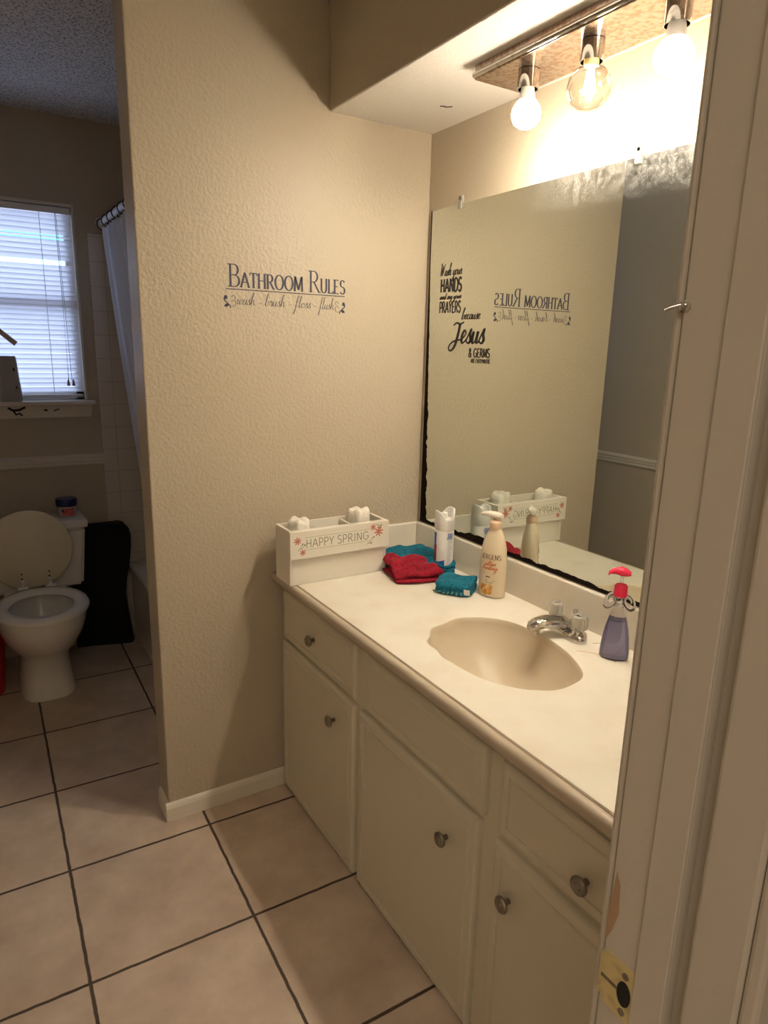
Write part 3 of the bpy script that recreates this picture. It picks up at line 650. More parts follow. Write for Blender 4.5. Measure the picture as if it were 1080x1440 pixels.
bm = bmesh.new(); tube(bm, [(.026, 0, .018), (.026, 0, .052)], .003, 10); lathe(bm, [(0, .050), (.006, .051), (.0075, .056), (.006, .062), (0, .064)], 14, c=(.026, 0, 0), cap=False)
obj('lift_rod', bm, CHROME, fa, smooth=40)
for s in (1, -1):
    c = (.002, s * .048, 0)
    bm = newlathe([(.024, .012), (.022, .020), (.014, .024), (.010, .030)], 24, c=c); hb = obj('handle_base', bm, CHROME, fa, smooth=40)
    bm = bmesh.new(); secs = []
    for r, z in ((.014, .028), (.019, .032), (.0215, .042), (.0215, .058), (.0195, .066), (.012, .069), (.0085, .066), (.003, .066)):
        secs.append([Vector((c[0] + (r + (.0016 if r > .018 else 0) * math.cos(8 * a)) * math.cos(a), c[1] + (r + (.0016 if r > .018 else 0) * math.cos(8 * a)) * math.sin(a), z)) for a in [2 * PI * k / 64 for k in range(64)]])
    loft(bm, secs); kn = obj('handle', bm, ACRYL, fa, smooth=40); kn['label'] = 'clear fluted acrylic knob'
    obj('handle_stem', newlathe([(.006, .026), (.005, .062), (.008, .064), (.008, .067)], 12, c=c), CHROME, fa, smooth=40)

# ------------------------------------------------------------------ mirror
mi = thing('wall_mirror', 'large frameless wall mirror with blackened edges above the sink', 'mirror', (-.002, -.8, 1.4))
def MI(o): o.location = (.002, .8, -1.4); return o
MI(obj('mirror_glass', newbox(-.0065, -.0015, -1.585, -.020, .898, 1.933, bev=.0008), MIRROR, mi))
for y in (-.175, -.826):
    bm = bmesh.new(); box(bm, -.013, -.0066, y - .008, y + .008, 1.918, 1.940, bev=.002); box(bm, -.010, -.0005, y - .009, y + .009, 1.9345, 1.956, bev=.002)
    c_ = MI(obj('mirror_clip', bm, ACRYL, mi)); c_['label'] = 'clear plastic clip'
    MI(obj('clip_screw', newlathe([(0, .002), (.004, .002), (.004, 0)], 12, c=(-.012, y, 1.948), axis='X', cap=False), CHROME, mi))
# decal on the mirror
md = thing('mirror_decal', 'black vinyl lettering about hands, prayers and germs on the mirror', 'decal', (-.007, -.2, 1.6))
def MD(o): o.location = (.007, .2, -1.6); return o
def mpl(ang=0):
    return lambda a, b, d: Vector((-.0068 - d, -a, b))
bm = bmesh.new(); pl = mpl()
text_script(bm, 'Wash your', pl, .082, 1.728, .036, .112, .12, .06)
MD(obj('script_line', bm, VINYL2, md))
bm = bmesh.new(); text_caps(bm, 'HANDS', pl, .088, 1.678, .040, .110, .22, .16, gap=.06); MD(obj('capitals_line', bm, VINYL2, md))
bm = bmesh.new(); text_script(bm, 'and say your', pl, .086, 1.656, .020, .110, .16, .09); MD(obj('script_line', bm, VINYL2, md))
bm = bmesh.new(); text_caps(bm, 'PRAYERS', pl, .086, 1.614, .034, .112, .2, .14, gap=.05); MD(obj('capitals_line', bm, VINYL2, md))
bm = bmesh.new(); text_script(bm, 'because', pl, .205, 1.592, .034, .090, .12, .06); MD(obj('script_line', bm, VINYL2, md))
bm = bmesh.new(); text_script(bm, 'Jesus', pl, .150, 1.520, .088, .170, .13, .06, slant=.15); MD(obj('large_script_word', bm, VINYL2, md))
bm = bmesh.new(); text_caps(bm, '& GERMS', pl, .250, 1.478, .026, .100, .2, .13, gap=.05); MD(obj('capitals_line', bm, VINYL2, md))
bm = bmesh.new(); text_caps(bm, 'ARE EVERYWHERE', pl, .262, 1.461, .012, .092, .2, .14, gap=.06); MD(obj('capitals_line', bm, VINYL2, md))

# ------------------------------------------------------------------ wall decal
wd = thing('wall_decal', 'dark vinyl "Bathroom Rules" lettering with curly ornaments on the partition wall', 'decal', (-.5, -.001, 1.65))
def WD(o): o.location = (.5, .001, -1.65); return o
pl = lambda a, b, d: Vector((a, -.0004 - d, b))
bm = bmesh.new(); text_caps(bm, 'BATHROOM', pl, -.686, 1.6595, .060, .230, .12, .045, serif=.10, small=.66, gap=.06)
text_caps(bm, 'RULES', pl, -.434, 1.6595, .060, .122, .12, .045, serif=.10, small=.66, gap=.06)
WD(obj('headline', bm, VINYL, wd))
bm = bmesh.new(); rectp(bm, pl, -.695, -.312, 1.6510, 1.6535); WD(obj('underline', bm, VINYL, wd))
bm = bmesh.new()
for wrd, x, wdt in (('wash', -.664, .056), ('-', -.598, .012), ('brush', -.578, .064), ('-', -.504, .012), ('floss', -.482, .052), ('-', -.422, .012), ('flush', -.400, .050)):
    text_script(bm, wrd, pl, x, 1.611, .034, wdt, .06, .03, slant=.15)
WD(obj('script_line', bm, VINYL, wd))
for sx_, ox in ((1, -.703), (-1, -.309)):
    bm = bmesh.new()
    q = lambda a, b, d, sx_=sx_, ox=ox: pl(ox + sx_ * a, b, d)
    for pts in ([(.008, 1.632), (.002, 1.625), (.006, 1.618), (.013, 1.612), (.010, 1.604), (.002, 1.606)], [(.012, 1.612), (.020, 1.606), (.020, 1.600)],
                [(.024, 1.604), (.034, 1.606), (.036, 1.618), (.028, 1.622), (.024, 1.616)], [(.024, 1.630), (.030, 1.636), (.036, 1.630), (.032, 1.625)]):
        ribbon(bm, [(v.x, v.y) for v in smooth_path([(a, b, 0) for a, b in pts], 4)], q, .0035 if pts[0][0] < .02 else .0015, .003 if pts[0][0] < .02 else .0012)
    disc(bm, q, .007, 1.629, .005, .006); disc(bm, q, .010, 1.608, .006, .004)
    WD(obj('ornament', bm, VINYL, wd))

# ================================================================== LIGHT FIXTURE
PY0, PY1, PZ = -1.45, -.505, 2.130
lf = thing('vanity_light_bar', 'chrome light bar with bare bulbs hanging under the soffit', 'light fixture', (-.16, -.95, HS))
def LF(o): o.location = (.16, .95, -HS); return o
bm = bmesh.new(); box(bm, -.236, -.080, PY0, PY1, PZ, HS - .0005, bev=.002)
LF(obj('mounting_plate', bm, PLATE, lf))
bm = bmesh.new(); tube(bm, [(-.2365, PY0, PZ + .010), (-.2365, PY1, PZ + .010)], .007, 12); LF(obj('front_rim', bm, CHROME, lf, smooth=60))
for i, (x, y) in enumerate(((-.172, -.625), (-.172, -.815), (-.172, -1.018), (-.172, -1.225))):
    bm = bmesh.new(); lathe(bm, [(.018, PZ - .0005), (.0245, PZ - .001), (.0245, PZ - .040), (.0225, PZ - .040), (.0215, PZ - .012), (.010, PZ - .010)], 32, c=(x, y, 0), cap=False)
    so = LF(obj('socket', bm, CHROME, lf, smooth=40))
    if i == 1:
        b = LF(obj('globe_bulb', newlathe([(.013, PZ - .030), (.0145, PZ - .044), (.019, PZ - .048), (.033, PZ - .056), (.043, PZ - .070), (.047, PZ - .086), (.044, PZ - .103), (.035, PZ - .118), (.021, PZ - .128), (.0, PZ - .131)], 40, c=(x, y, 0), cap=False), BULBG, lf, smooth=True))
        b['label'] = 'clear round bulb with visible filament'
        bm = newlathe([(.0155, PZ - .028), (.0155, PZ - .046), (.0135, PZ - .048)], 24, c=(x, y, 0)); obj('brass_cap', bm, BRASS, b)
        bm = bmesh.new()
        for k in range(4):
            a = PI / 2 * k + .4; tube(bm, [(x + .005 * math.cos(a), y + .005 * math.sin(a), PZ - .054), (x + .013 * math.cos(a), y + .013 * math.sin(a), PZ - .100)], .0018, 6)
        obj('filament', bm, FILA, b)
        obj('glass_stem', newlathe([(.007, PZ - .046), (.004, PZ - .062), (.002, PZ - .108), (0, PZ - .112)], 10, c=(x, y, 0), cap=False), BULBG, b)
    else:
        s = 1.0 if i == 0 else 1.06
        b = LF(obj('bulb', newlathe([(.0205 * s, PZ - .063), (.026 * s, PZ - .070), (.0325 * s, PZ - .081), (.034 * s, PZ - .091), (.032 * s, PZ - .103), (.026 * s, PZ - .113), (.015 * s, PZ - .120), (.0, PZ - .123)], 36, c=(x, y, 0), cap=False), FROST if i < 3 else WHITEP, lf, smooth=True))
        b['label'] = 'glowing frosted bulb' if i < 3 else 'unlit frosted bulb'
        obj('bulb_collar', newlathe([(.013, PZ - .028), (.0155 * s, PZ - .040), (.018 * s, PZ - .055), (.0205 * s, PZ - .063)], 30, c=(x, y, 0)), WHITEP, b, smooth=40)

# ================================================================== THINGS ON THE COUNTER
# white wooden caddy
cb = thing('storage_box', 'white wooden box reading HAPPY SPRING with pink flowers on the counter corner', 'box', (-.405, -.117, H + .001), math.radians(0))
BL, BR, BF, BB, BT = -.172, .166, -.045, .062, .172
BL, BR = -.172, .168
bm = bmesh.new(); t_ = .009
box(bm, BL, BL + t_, BF, BB, 0, BT, bev=.001); box(bm, BR - t_, BR, BF, BB, 0, BT, bev=.001)
box(bm, BL + t_, BR - t_, BB - t_, BB, 0, BT, bev=.001); box(bm, BL + t_, BR - t_, BF, BF + t_, 0, BT, bev=.001); box(bm, BL + t_, BR - t_, BF + t_, BB - t_, 0, .008)
obj('box_body', bm, WHITEW, cb)
bm = bmesh.new(); box(bm, .045, .052, BF + t_, BB - t_, .02, BT - .006, bev=.001); obj('divider', bm, WHITEW, cb)
bm = bmesh.new(); box(bm, BL - .004, BR + .001, BF - .013, BF - .0005, .086, BT, bev=.001)
obj('front_panel', bm, WHITEW, cb)
pl = lambda a, b, d: Vector((a, BF - .0131 - d, b))
bm = bmesh.new(); text_caps(bm, 'HAPPY', pl, -.124, .119, .026, .094, .085, .085, gap=.10); text_caps(bm, 'SPRING', pl, -.018, .119, .026, .112, .085, .085, gap=.10)
rectp(bm, pl, -.128, .098, .1125, .1133); rectp(bm, pl, -.128, .098, .151, .1518)
obj('lettering', bm, GREEN, cb)
for fx, fy, fr in ((-.152, .143, .013), (-.135, .106, .011), (.110, .156, .011), (.131, .140, .017)):
    bm = bmesh.new(); disc(bm, pl, fx, fy, fr * .3, fr * .3)
    for k in range(8):
        a = k * PI / 4 + .2; disc(bm, pl, fx + fr * .6 * math.cos(a), fy + fr * .6 * math.sin(a), fr * .42, fr * .14, a, 10)
    obj('flower_print', bm, ROSE, cb)
for grp in (([(-.152, .112), (-.142, .121), (-.136, .131)], [(-.146, .117), (-.135, .121), (-.128, .129)]), ([(.088, .103), (.098, .109), (.112, .123)], [(.094, .105), (.104, .105)]), ([(.118, .165), (.130, .161), (.140, .159)], [(.128, .161), (.134, .153)])):
    bm = bmesh.new()
    for pts in grp: ribbon(bm, pts, pl, .0014, .0014); disc(bm, pl, pts[-1][0], pts[-1][1], .005, .002, .8, 8)
    obj('leaf_print', bm, GREEN, cb)
for (x, y, h, r, lab) in ((-.117, .008, .186, .033, 'crumpled white wrapped roll in the left compartment of the wooden box'), (.098, .012, .194, .036, 'crumpled white wrapped roll in the right compartment of the wooden box')):
    bm = bmesh.new(); secs = []
    for rr, z in ((.9, .0), (1, .01), (1, h - .03), (.98, h - .014), (.92, h - .004), (.7, h), (.4, h - .002), (.12, h - .003)):
        secs.append([Vector((r * rr * math.cos(a) * (1 + .05 * math.sin(3 * a + x * 30 + z * 20) + .04 * math.sin(7 * a + z * 60)), r * rr * math.sin(a) * (1 + .04 * math.sin(5 * a)), z + (.0035 * math.sin(5 * a + x * 9) + .003 * math.sin(3 * a + 2)) * (1 if z > .05 else 0) * min(1, rr))) for a in [2 * PI * k / 40 for k in range(40)]])
    loft(bm, secs)
    tag(obj('wrapped_roll', bm, PLUSH, None, smooth=60, loc=(-.405 + x, -.117 + y, H + .010)), lab, 'roll', 'wrapped rolls in the wooden box')

# towels: soft folded cloth built from stacked folds
def folded(name, m, corners, h, layers, seed, n=26, lump=.006, wave=.01):
    """corners: four (x, y) on the counter; a rounded folded pile of given height"""
    random.seed(seed); ph = [random.uniform(0, 6) for _ in range(8)]
    bm = bmesh.new()
    C = [Vector((a, b, 0)) for a, b in corners]
    def q(u, v):
        a = C[0].lerp(C[1], u); b = C[3].lerp(C[2], u); return a.lerp(b, v)
    secs = []; cen = q(.5, .5)
    def ringpt(t):   # rounded outline
        a = 2 * PI * t; c, s = math.cos(a), math.sin(a)
        u = .5 + .5 * (abs(c) ** .42) * (1 if c > 0 else -1); v = .5 + .5 * (abs(s) ** .42) * (1 if s > 0 else -1)
        return q(u, v)
    K = 72
    prof = []
    for l in range(layers):
        z0 = h * l / layers; z1 = h * (l + 1) / layers; dz = z1 - z0
        prof += [(.955, z0 + dz * .04), (.995, z0 + dz * .3), (1.0, z0 + dz * .6), (.975, z0 + dz * .9)]
    prof += [(.93, h * .995), (.8, h), (.6, h), (.4, h), (.2, h)]
    for s, z in prof:
        row = []
        for k in range(K):
            p = ringpt(k / K); o_ = cen + (p - cen) * s * (1 + wave * math.sin(4 * 2 * PI * k / K + ph[0] + z * 90))
            zz = z * (1 + .10 * math.sin(o_.x * 40 + ph[1]) * math.cos(o_.y * 35 + ph[2])) + (lump * math.sin(o_.x * 70 + ph[3] + o_.y * 30) * math.sin(o_.y * 60 + ph[4]) * (z / h))
            row.append(Vector((o_.x, o_.y, H + .0015 + max(zz, z * .5 if z < h * .5 else .002))))
        secs.append(row)
    loft(bm, secs)
    return obj(name, bm, m, None, smooth=70)
tw = folded('teal_towel', TEAL, [(-.232, -.205), (-.052, -.335), (-.030, -.060), (-.225, -.060)], .040, 3, 4, lump=.008)
tag(tw, 'large teal folded towel in the back corner beneath the red cloth', 'towel')
def drape(name, m, pts, zf, th=.004):
    """grid of cloth: pts(u,v)->x,y ; zf(u,v)->z"""
    bm = bmesh.new(); n = 40; G = [[bm.verts.new((*pts(i / n, j / n), zf(i / n, j / n))) for j in range(n + 1)] for i in range(n + 1)]
    for i in range(n):
        for j in range(n): bm.faces.new((G[i][j], G[i + 1][j], G[i + 1][j + 1], G[i][j + 1]))
    o = obj(name, bm, m, None, smooth=True); mm = o.modifiers.new('t', 'SOLIDIFY'); mm.thickness = th; mm.offset = 1; return o
# red cloth: folded wedge that lies partly on the towel and reaches the counter in front
RC = [Vector((-.245, -.165, 0)), Vector((-.282, -.290, 0)), Vector((-.135, -.345, 0)), Vector((-.125, -.215, 0))]
def rc(u, v): p = RC[0].lerp(RC[1], u).lerp(RC[3].lerp(RC[2], u), v); return (p.x + .006 * math.sin(7 * v + 2 * u), p.y + .005 * math.sin(9 * u))
def rz(u, v):
    e = min(1, 6 * min(u + .02, 1 - u + .02, v + .02, 1 - v + .02)) 
    return H + .006 + .036 * math.sqrt(max(0, 1 - (1 - e) ** 2)) * (1 - .35 * u) + .012 * (1 - u) + .005 * math.sin(11 * v + 4 * u) + .004 * math.sin(17 * u + 5 * v) 
rcl = thing('red_cloth', 'crimson washcloth bunched on the counter in front of the teal towel', 'washcloth', (-.2, -.25, H))
o = drape('cloth_top', RED, rc, rz, .006); o.parent = rcl; o.location = (.2, .25, -H)
def rz2(u, v):
    e = min(1, 5 * min(u + .02, 1 - u + .02, v + .02, 1 - v + .02)); return H + .003 + .012 * e
o = drape('cloth_underlayer', RED, lambda u, v: tuple(a + b for a, b in zip(rc(u, v), (-.004 * (1 - v), -.012 * u))), rz2, .006); o.parent = rcl; o.location = (.2, .25, -H)
# small teal cloth with tag
tp = folded('teal_washcloth', TEAL, [(-.224, -.408), (-.158, -.503), (-.068, -.438), (-.124, -.345)], .036, 2, 9, lump=.004, wave=.006)
tag(tp, 'small folded teal washcloth with a white tag in front of the lotion bottle', 'washcloth')
bm = bmesh.new(); M_ = Matrix.Translation((-.164, -.4985, H + .020)) @ Matrix.Rotation(math.radians(-56), 4, 'Z') @ Matrix.Rotation(.25, 4, 'X')
box(bm, -.009, .009, -.003, -.0015, -.008, .010, M=M_); tg = obj('care_tag', bm, WHITEP, tp); tg['label'] = 'white tag'
bm = bmesh.new()
for k in range(7):
    x = -.219 + .0077 * k; y = -.418 - .0112 * k
    disc(bm, lambda a, b, d, x=x, y=y: Vector((x + a * .56 - .0035 - .002, y - a * .83 - .003, H + .012 + b)), 0, random.uniform(-.003, .003), .007, .003, .3 * k, 8, .0003)
mm = obj('pale_pattern', bm, mat('pale_teal', (0.25, 0.50, 0.48), .9), tp)
# folded white paper under/behind
bm = bmesh.new(); M_ = Matrix.Translation((-.043, -.395, H + .001)) @ Matrix.Rotation(math.radians(-86), 4, 'Z')
box(bm, -.042, .044, -.020, .020, 0, .003, bev=.001, M=M_); box(bm, -.040, .040, -.017, .018, .003, .006, bev=.001, M=M_)
tag(obj('folded_paper', bm, WHITEP, None), 'folded white paper packet against the backsplash between can and lotion', 'paper')

# spray can
CX, CY = -.082, -.268
sp_ = thing('air_freshener_can', 'white and blue air freshener spray can in the counter corner by the mirror', 'spray can', (CX, CY, H + .001), math.radians(0))
R_ = .0315
bm = newlathe([(.020, 0), (.0305, .001), (R_, .004), (R_, .143), (.029, .148), (.027, .151)], 40); obj('can', bm, WHITEP, sp_, smooth=40)
bm = bmesh.new(); secs = []   # cap with a notched finger opening
for rr, z in ((.0305, .147), (.0325, .150), (.0325, .175), (.0322, .182)):
    secs.append([Vector((rr * math.cos(a), rr * math.sin(a), z)) for a in [2 * PI * k / 48 for k in range(48)]])
def capz(a):
    d = math.cos(a - math.radians(215)); e = math.cos(a - math.radians(35))
    return .214 + .004 * e - .034 * max(0, math.cos(a - math.radians(265))) ** 4 - .024 * max(0, math.cos(a - math.radians(88))) ** 4
for rr in (.0315, .0285, .025):
    secs.append([Vector((rr * math.cos(a), rr * math.sin(a), capz(a) - (.002 if rr != .0285 else 0))) for a in [2 * PI * k / 48 for k in range(48)]])
secs.append([Vector((.022 * math.cos(a), .022 * math.sin(a), .183)) for a in [2 * PI * k / 48 for k in range(48)]])
loft(bm, secs); obj('cap', bm, WHITEP, sp_, smooth=40)
obj('spray_button', newlathe([(.008, .186), (.008, .200), (.005, .203)], 16), WHITEP, sp_, smooth=40)
def wrap(r, cz=0, cdir=0):   # place on a cylinder: a = arc length from direction cdir (radians), b = height
    return lambda a, b, d: Vector(((r + d) * math.cos(cdir + a / r), (r + d) * math.sin(cdir + a / r), b))
def wrap_patch(bm, r, cdir, a0, a1, z0f, z1f, d=.0003, n=16):
    rows = []
    for k in range(n + 1):
        a = a0 + (a1 - a0) * k / n; z0 = z0f(a) if callable(z0f) else z0f; z1 = z1f(a) if callable(z1f) else z1f
        rows.append([bm.verts.new(wrap(r + dd, 0, cdir)(a, z, 0)) for dd, z in ((d, z0), (d, z1), (0, z1), (0, z0))])
    for s, t in zip(rows, rows[1:]):
        for k in range(4): bm.faces.new((s[k], s[(k + 1) % 4], t[(k + 1) % 4], t[k]))
vd = math.atan2(-1.952 - CY, -1.364 - CX)
bm = bmesh.new(); wrap_patch(bm, R_, vd, -.030, .004, .006, lambda a: .044 + .3 * max(0, a + .02), d=.0003); wrap_patch(bm, R_, vd, -.044, -.028, .012, .14); obj('blue_label', bm, BLUEP, sp_)
bm = bmesh.new(); wrap_patch(bm, R_, vd, -.036, -.0255, .045, .100, d=.0007); obj('red_label', bm, REDPR, sp_)
bm = bmesh.new()
random.seed(5)
for k in range(22):
    z = .130 - k * .0046; wrap_patch(bm, R_, vd, .012, .012 + random.uniform(.012, .020), z, z + .0013, d=.0004, n=5)
obj('fine_print', bm, GREYP, sp_)
bm = bmesh.new(); wl = wrap(R_ + .0004, 0, vd)
for k in range(5): ribbon(bm, [(.010 + .004 * k, .120), (.014 + .004 * k, .132), (.012 + .004 * k, .140)], wl, .002, .002)
obj('blue_swirls', bm, BLUEP, sp_)

# lotion bottle
LX, LY = -.078, -.508
lo = thing('lotion_bottle', 'cream lotion pump bottle with orange oat picture against the backsplash', 'bottle', (LX, LY, H + .001), math.radians(27))
def oval(rx, ry, z, n=48): return [Vector((rx * math.cos(2 * PI * k / n), ry * math.sin(2 * PI * k / n), z)) for k in range(n)]
bprof = [(.85, 0), (.97, .002), (1.0, .008), (1.02, .05), (1.0, .09), (.985, .12), (.94, .145), (.84, .165), (.70, .182), (.56, .197), (.47, .205), (.44, .209)]
bm = bmesh.new(); loft(bm, [oval(.026 * (s if s > .62 else s * .5 + .31), .0405 * s, z) for s, z in bprof]); obj('bottle_body', bm, CREAMP, lo, smooth=50)
obj('pump_collar', newlathe([(.0165, .206), (.0175, .208), (.0175, .226), (.015, .229), (.009, .231), (.0075, .240)], 30), BEIGEP, lo, smooth=40)
bm = bmesh.new(); secs = []
for x, hw, z0, z1 in ((.018, .009, .236, .250), (.012, .013, .236, .254), (-.004, .0135, .237, .257), (-.020, .010, .240, .257), (-.036, .007, .243, .254), (-.044, .005, .243, .250)):
    secs.append([Vector((.2 * x, -x, (z0 + z1) / 2)) + Vector((hw * math.cos(a), .0, (z1 - z0) / 2 * math.sin(a))) for a in [2 * PI * k / 16 for k in range(16)]])
loft(bm, secs); ph_ = obj('pump_head', bm, mat('pump_white', (.80, .74, .66), .25), lo, smooth=60)
def lab(a, b, d):   # front face of the oval bottle, facing -x; a to the right = -y
    s = 1.02 if b < .09 else (1.0 if b < .12 else 1.0 - (b - .12) * 2.2)
    t = max(-.98, min(.98, a / (.0405 * s))); return Vector((-.026 * s * math.sqrt(1 - t * t) - .0006 - d, -a, b))
bm = bmesh.new(); text_caps(bm, 'JERGENS', lab, -.030, .118, .0145, .060, .14, .07, gap=.08, serif=.05); obj('brand_lettering', bm, BROWNT, lo)
bm = bmesh.new(); text_script(bm, 'ultra', lab, -.016, .100, .014, .032, .14, .08); text_script(bm, 'healing', lab, -.024, .087, .014, .046, .14, .08); obj('orange_lettering', bm, ORANGET, lo)
bm = bmesh.new(); rectp(bm, lab, -.026, .020, .079, .0805); rectp(bm, lab, -.020, .016, .0745, .076); rectp(bm, lab, -.012, .002, .063, .066)
for k in range(3): rectp(bm, lab, -.012, .018 - .004 * k, .054 - .004 * k, .055 - .004 * k)
obj('small_print', bm, BROWNT, lo)
bm = bmesh.new()
for k in range(18):
    a = random.uniform(-.022, .006); b = random.uniform(.016, .036); disc(bm, lab, a, b, random.uniform(.006, .011), random.uniform(.004, .006), random.uniform(0, 3), 12, .0003)
obj('oat_picture', bm, GOLDP, lo)

# hand soap
SX, SY = -.090, -.972
so = thing('soap_dispenser', 'clear lavender hand soap bottle with bright pink pump at right end', 'soap bottle', (SX, SY, H + .001), math.radians(40))
bp_ = [(.85, 0), (.98, .002), (1.0, .008), (.98, .025), (.90, .050), (.78, .075), (.62, .098), (.50, .112), (.40, .125), (.36, .132)]
bm = bmesh.new(); loft(bm, [oval(.026 * (.5 + .5 * s), .034 * s, z) for s, z in bp_]); obj('bottle_body', bm, CLEARP, so, smooth=50)
bm = bmesh.new(); loft(bm, [oval(.024 * (.5 + .5 * s), .032 * s, z) for s, z in [(.83, .003), (.96, .006), (.95, .025), (.88, .050), (.76, .075), (.62, .096)]]); obj('soap', bm, SOAP, so, smooth=50)
bm = bmesh.new()   # clear bow-like loops round the neck
for s in (1, -1): torus(bm, (0, s * .020, .142), .012, .0065, 20, 10, Matrix.Rotation(s * .5, 3, 'X') @ Matrix.Rotation(PI / 2, 3, 'Y') @ Matrix.Diagonal((1.35, .8, 1.3)))
lathe(bm, [(.0115, .130), (.010, .136), (.012, .150), (.012, .153)], 20, cap=False); obj('neck_ornament', bm, CLEARP, so, smooth=60)
obj('pump_collar', newlathe([(.0135, .155), (.0155, .157), (.0150, .180), (.012, .184), (.006, .186)], 30), PINK, so, smooth=40)
obj('pump_tube', newlathe([(.0035, .185), (.0035, .207)], 12), CLEARP, so)
bm = bmesh.new(); secs = []
for x, hw, z0, z1 in ((.019, .008, .207, .216), (.010, .013, .205, .223), (-.002, .014, .205, .227), (-.014, .011, .208, .224), (-.026, .007, .207, .218), (-.031, .005, .202, .212)):
    secs.append([Vector((0, -x, (z0 + z1) / 2)) + Vector((hw * math.cos(a), .0, (z1 - z0) / 2 * math.sin(a))) for a in [2 * PI * k / 16 for k in range(16)]])
loft(bm, secs); hd = obj('pump_head', bm, PINK, so, smooth=60)

# small catch on the door frame
hk = thing('door_catch', 'small bright metal catch sticking out of the door frame edge over the mirror', 'catch', (DX1, YF - .004, 1.535))
bm = bmesh.new(); tube(bm, smooth_path([(.002, 0, 0), (-.004, .001, .001), (-.010, .006, -.001), (-.013, .009, -.003)], 4), [.0021] * 6 + [.0017] * 7, 10)
obj('catch_arm', bm, CHROME, hk, smooth=60)
obj('catch_base', newlathe([(0, -.002), (.0045, -.002), (.0045, .001), (0, .001)], 16, axis='X', cap=False), CHROME, hk)

# ================================================================== TOILET AREA
TX = -1.170
to = thing('toilet', 'white two-piece toilet with raised cream lid beneath the window', 'toilet', (TX, 1.2, 0))
bm = bmesh.new()
def ell(cx_, cy_, rx, ry, z, n=48, back=None):
    out = []
    for k in range(n):
        a = 2 * PI * k / n; x = cx_ + rx * math.cos(a); y = cy_ + ry * math.sin(a)
        out.append(Vector((x, y, z)))
    return out
# bowl exterior and pedestal; y local, front is negative
def sup(rx, yf, yb, z, p=.8, n=48):
    out = []; cy_ = (yf + yb) / 2; ry = (yb - yf) / 2
    for k in range(n):
        a = 2 * PI * k / n; c, s = math.cos(a), math.sin(a)
        out.append(Vector((rx * abs(c) ** p * (1 if c >= 0 else -1), cy_ + ry * abs(s) ** p * (1 if s >= 0 else -1), z)))
    return out
secs = [sup(.112, -.195, .24, 0, .6), sup(.112, -.195, .24, .01, .6), sup(.104, -.175, .24, .06, .7), sup(.098, -.155, .24, .13, .8), sup(.106, -.175, .24, .18, .85), sup(.140, -.250, .22, .23, .95), sup(.162, -.315, .20, .29, 1), sup(.173, -.345, .18, .345, 1), sup(.177, -.352, .17, .385, 1), sup(.177, -.352, .17, .395, 1),
        sup(.130, -.295, .07, .397, 1), sup(.125, -.285, .06, .375, 1), sup(.105, -.25, .04, .30, 1), sup(.07, -.18, .0, .235, 1), sup(.03, -.12, -.04, .222, 1)]
loft(bm, secs); obj('bowl', bm, PORC, to, smooth=60)
obj('bowl_deck', newbox(-.13, .13, .08, .20, .30, .392, bev=.012), PORC, to, smooth=50)
bm = bmesh.new()   # seat ring
secs = [sup(.181, -.362, .085, .399, 1), sup(.185, -.366, .09, .408, 1), sup(.179, -.360, .085, .419, 1), sup(.156, -.330, .058, .423, 1), sup(.128, -.290, .025, .419, 1), sup(.120, -.280, .015, .408, 1), sup(.124, -.285, .02, .399, 1)]
loft(bm, secs + [secs[0]], cap=False); obj('seat', bm, PORC, to, smooth=60)
bm = bmesh.new()   # lid, raised and leaning on the tank
secs = []
for s, d in ((.97, -.008), (1, -.003), (1, .003), (.97, .008)):
    secs.append([Vector((-.012 + .178 * s * math.cos(a), .115 + .01 * math.sin(a) + d, .585 + .180 * s * math.sin(a) * (1 if math.sin(a) > 0 else .96))) for a in [2 * PI * k / 56 for k in range(56)]])
loft(bm, secs); o = obj('lid', bm, LIDM, to, smooth=50); o['label'] = 'cream coloured round lid standing open'
for x in (-.052, .058):
    bm = bmesh.new(); box(bm, x - .008, x + .008, .088, .102, .405, .455, bev=.003); box(bm, x - .022, x + .022, .075, .105, .405, .425, bev=.004); obj('hinge', bm, WHITEP, to)
    bm = bmesh.new()
    for z in (.462, .484):
        bm = bmesh.new(); lathe(bm, [(0, 0), (.0035, 0), (.0035, -.0015), (0, -.0015)], 10, c=(x, .099, z), axis='Y', cap=False); obj('lid_screw', bm, DARK, to)
bm = bmesh.new()
loft(bm, [[Vector((sx_ * a, sy_, z)) for sx_, sy_ in ((-1, y0), (1, y0), (1, .325), (-1, .325))] for a, y0, z in ((.205, .150, .380), (.228, .135, .66))])
bmesh.ops.bevel(bm, geom=list(bm.edges), offset=.012, segments=3, affect='EDGES'); obj('tank', bm, PORC, to, smooth=50)
obj('tank_lid', newbox(-.240, .240, .122, .335, .660, .700, bev=.010, seg=3), PORC, to, smooth=50)
bm = bmesh.new(); box(bm, -.19, -.11, .122, .132, .610, .625, bev=.004); obj('flush_lever', bm, CHROME, to)
# jar on the tank
jr = thing('petroleum_jelly_jar', 'small clear jar with navy lid and pink label standing on toilet tank', 'jar', (-1.003, 1.425, .701))
obj('jar_body', newlathe([(.038, 0), (.042, .004), (.042, .045), (.040, .052)], 36), JARP, jr, smooth=40)
obj('jar_lid', newlathe([(.0445, .050), (.046, .053), (.046, .080), (.043, .084), (.0, .085)], 40, cap=False), BLUELID, jr, smooth=40)
jd = math.atan2(-1.952 - 1.425, -1.364 + 1.003)
bm = bmesh.new(); wrap_patch(bm, .042, jd, -.022, .034, .008, .044); obj('pink_label', bm, mat('pink_label', (.62, .12, .12), .4), jr)
bm = bmesh.new(); disc(bm, wrap(.0424, 0, jd), -.010, .033, .014, .008, 0, 20, .0004); obj('blue_emblem', bm, BLUELID, jr)

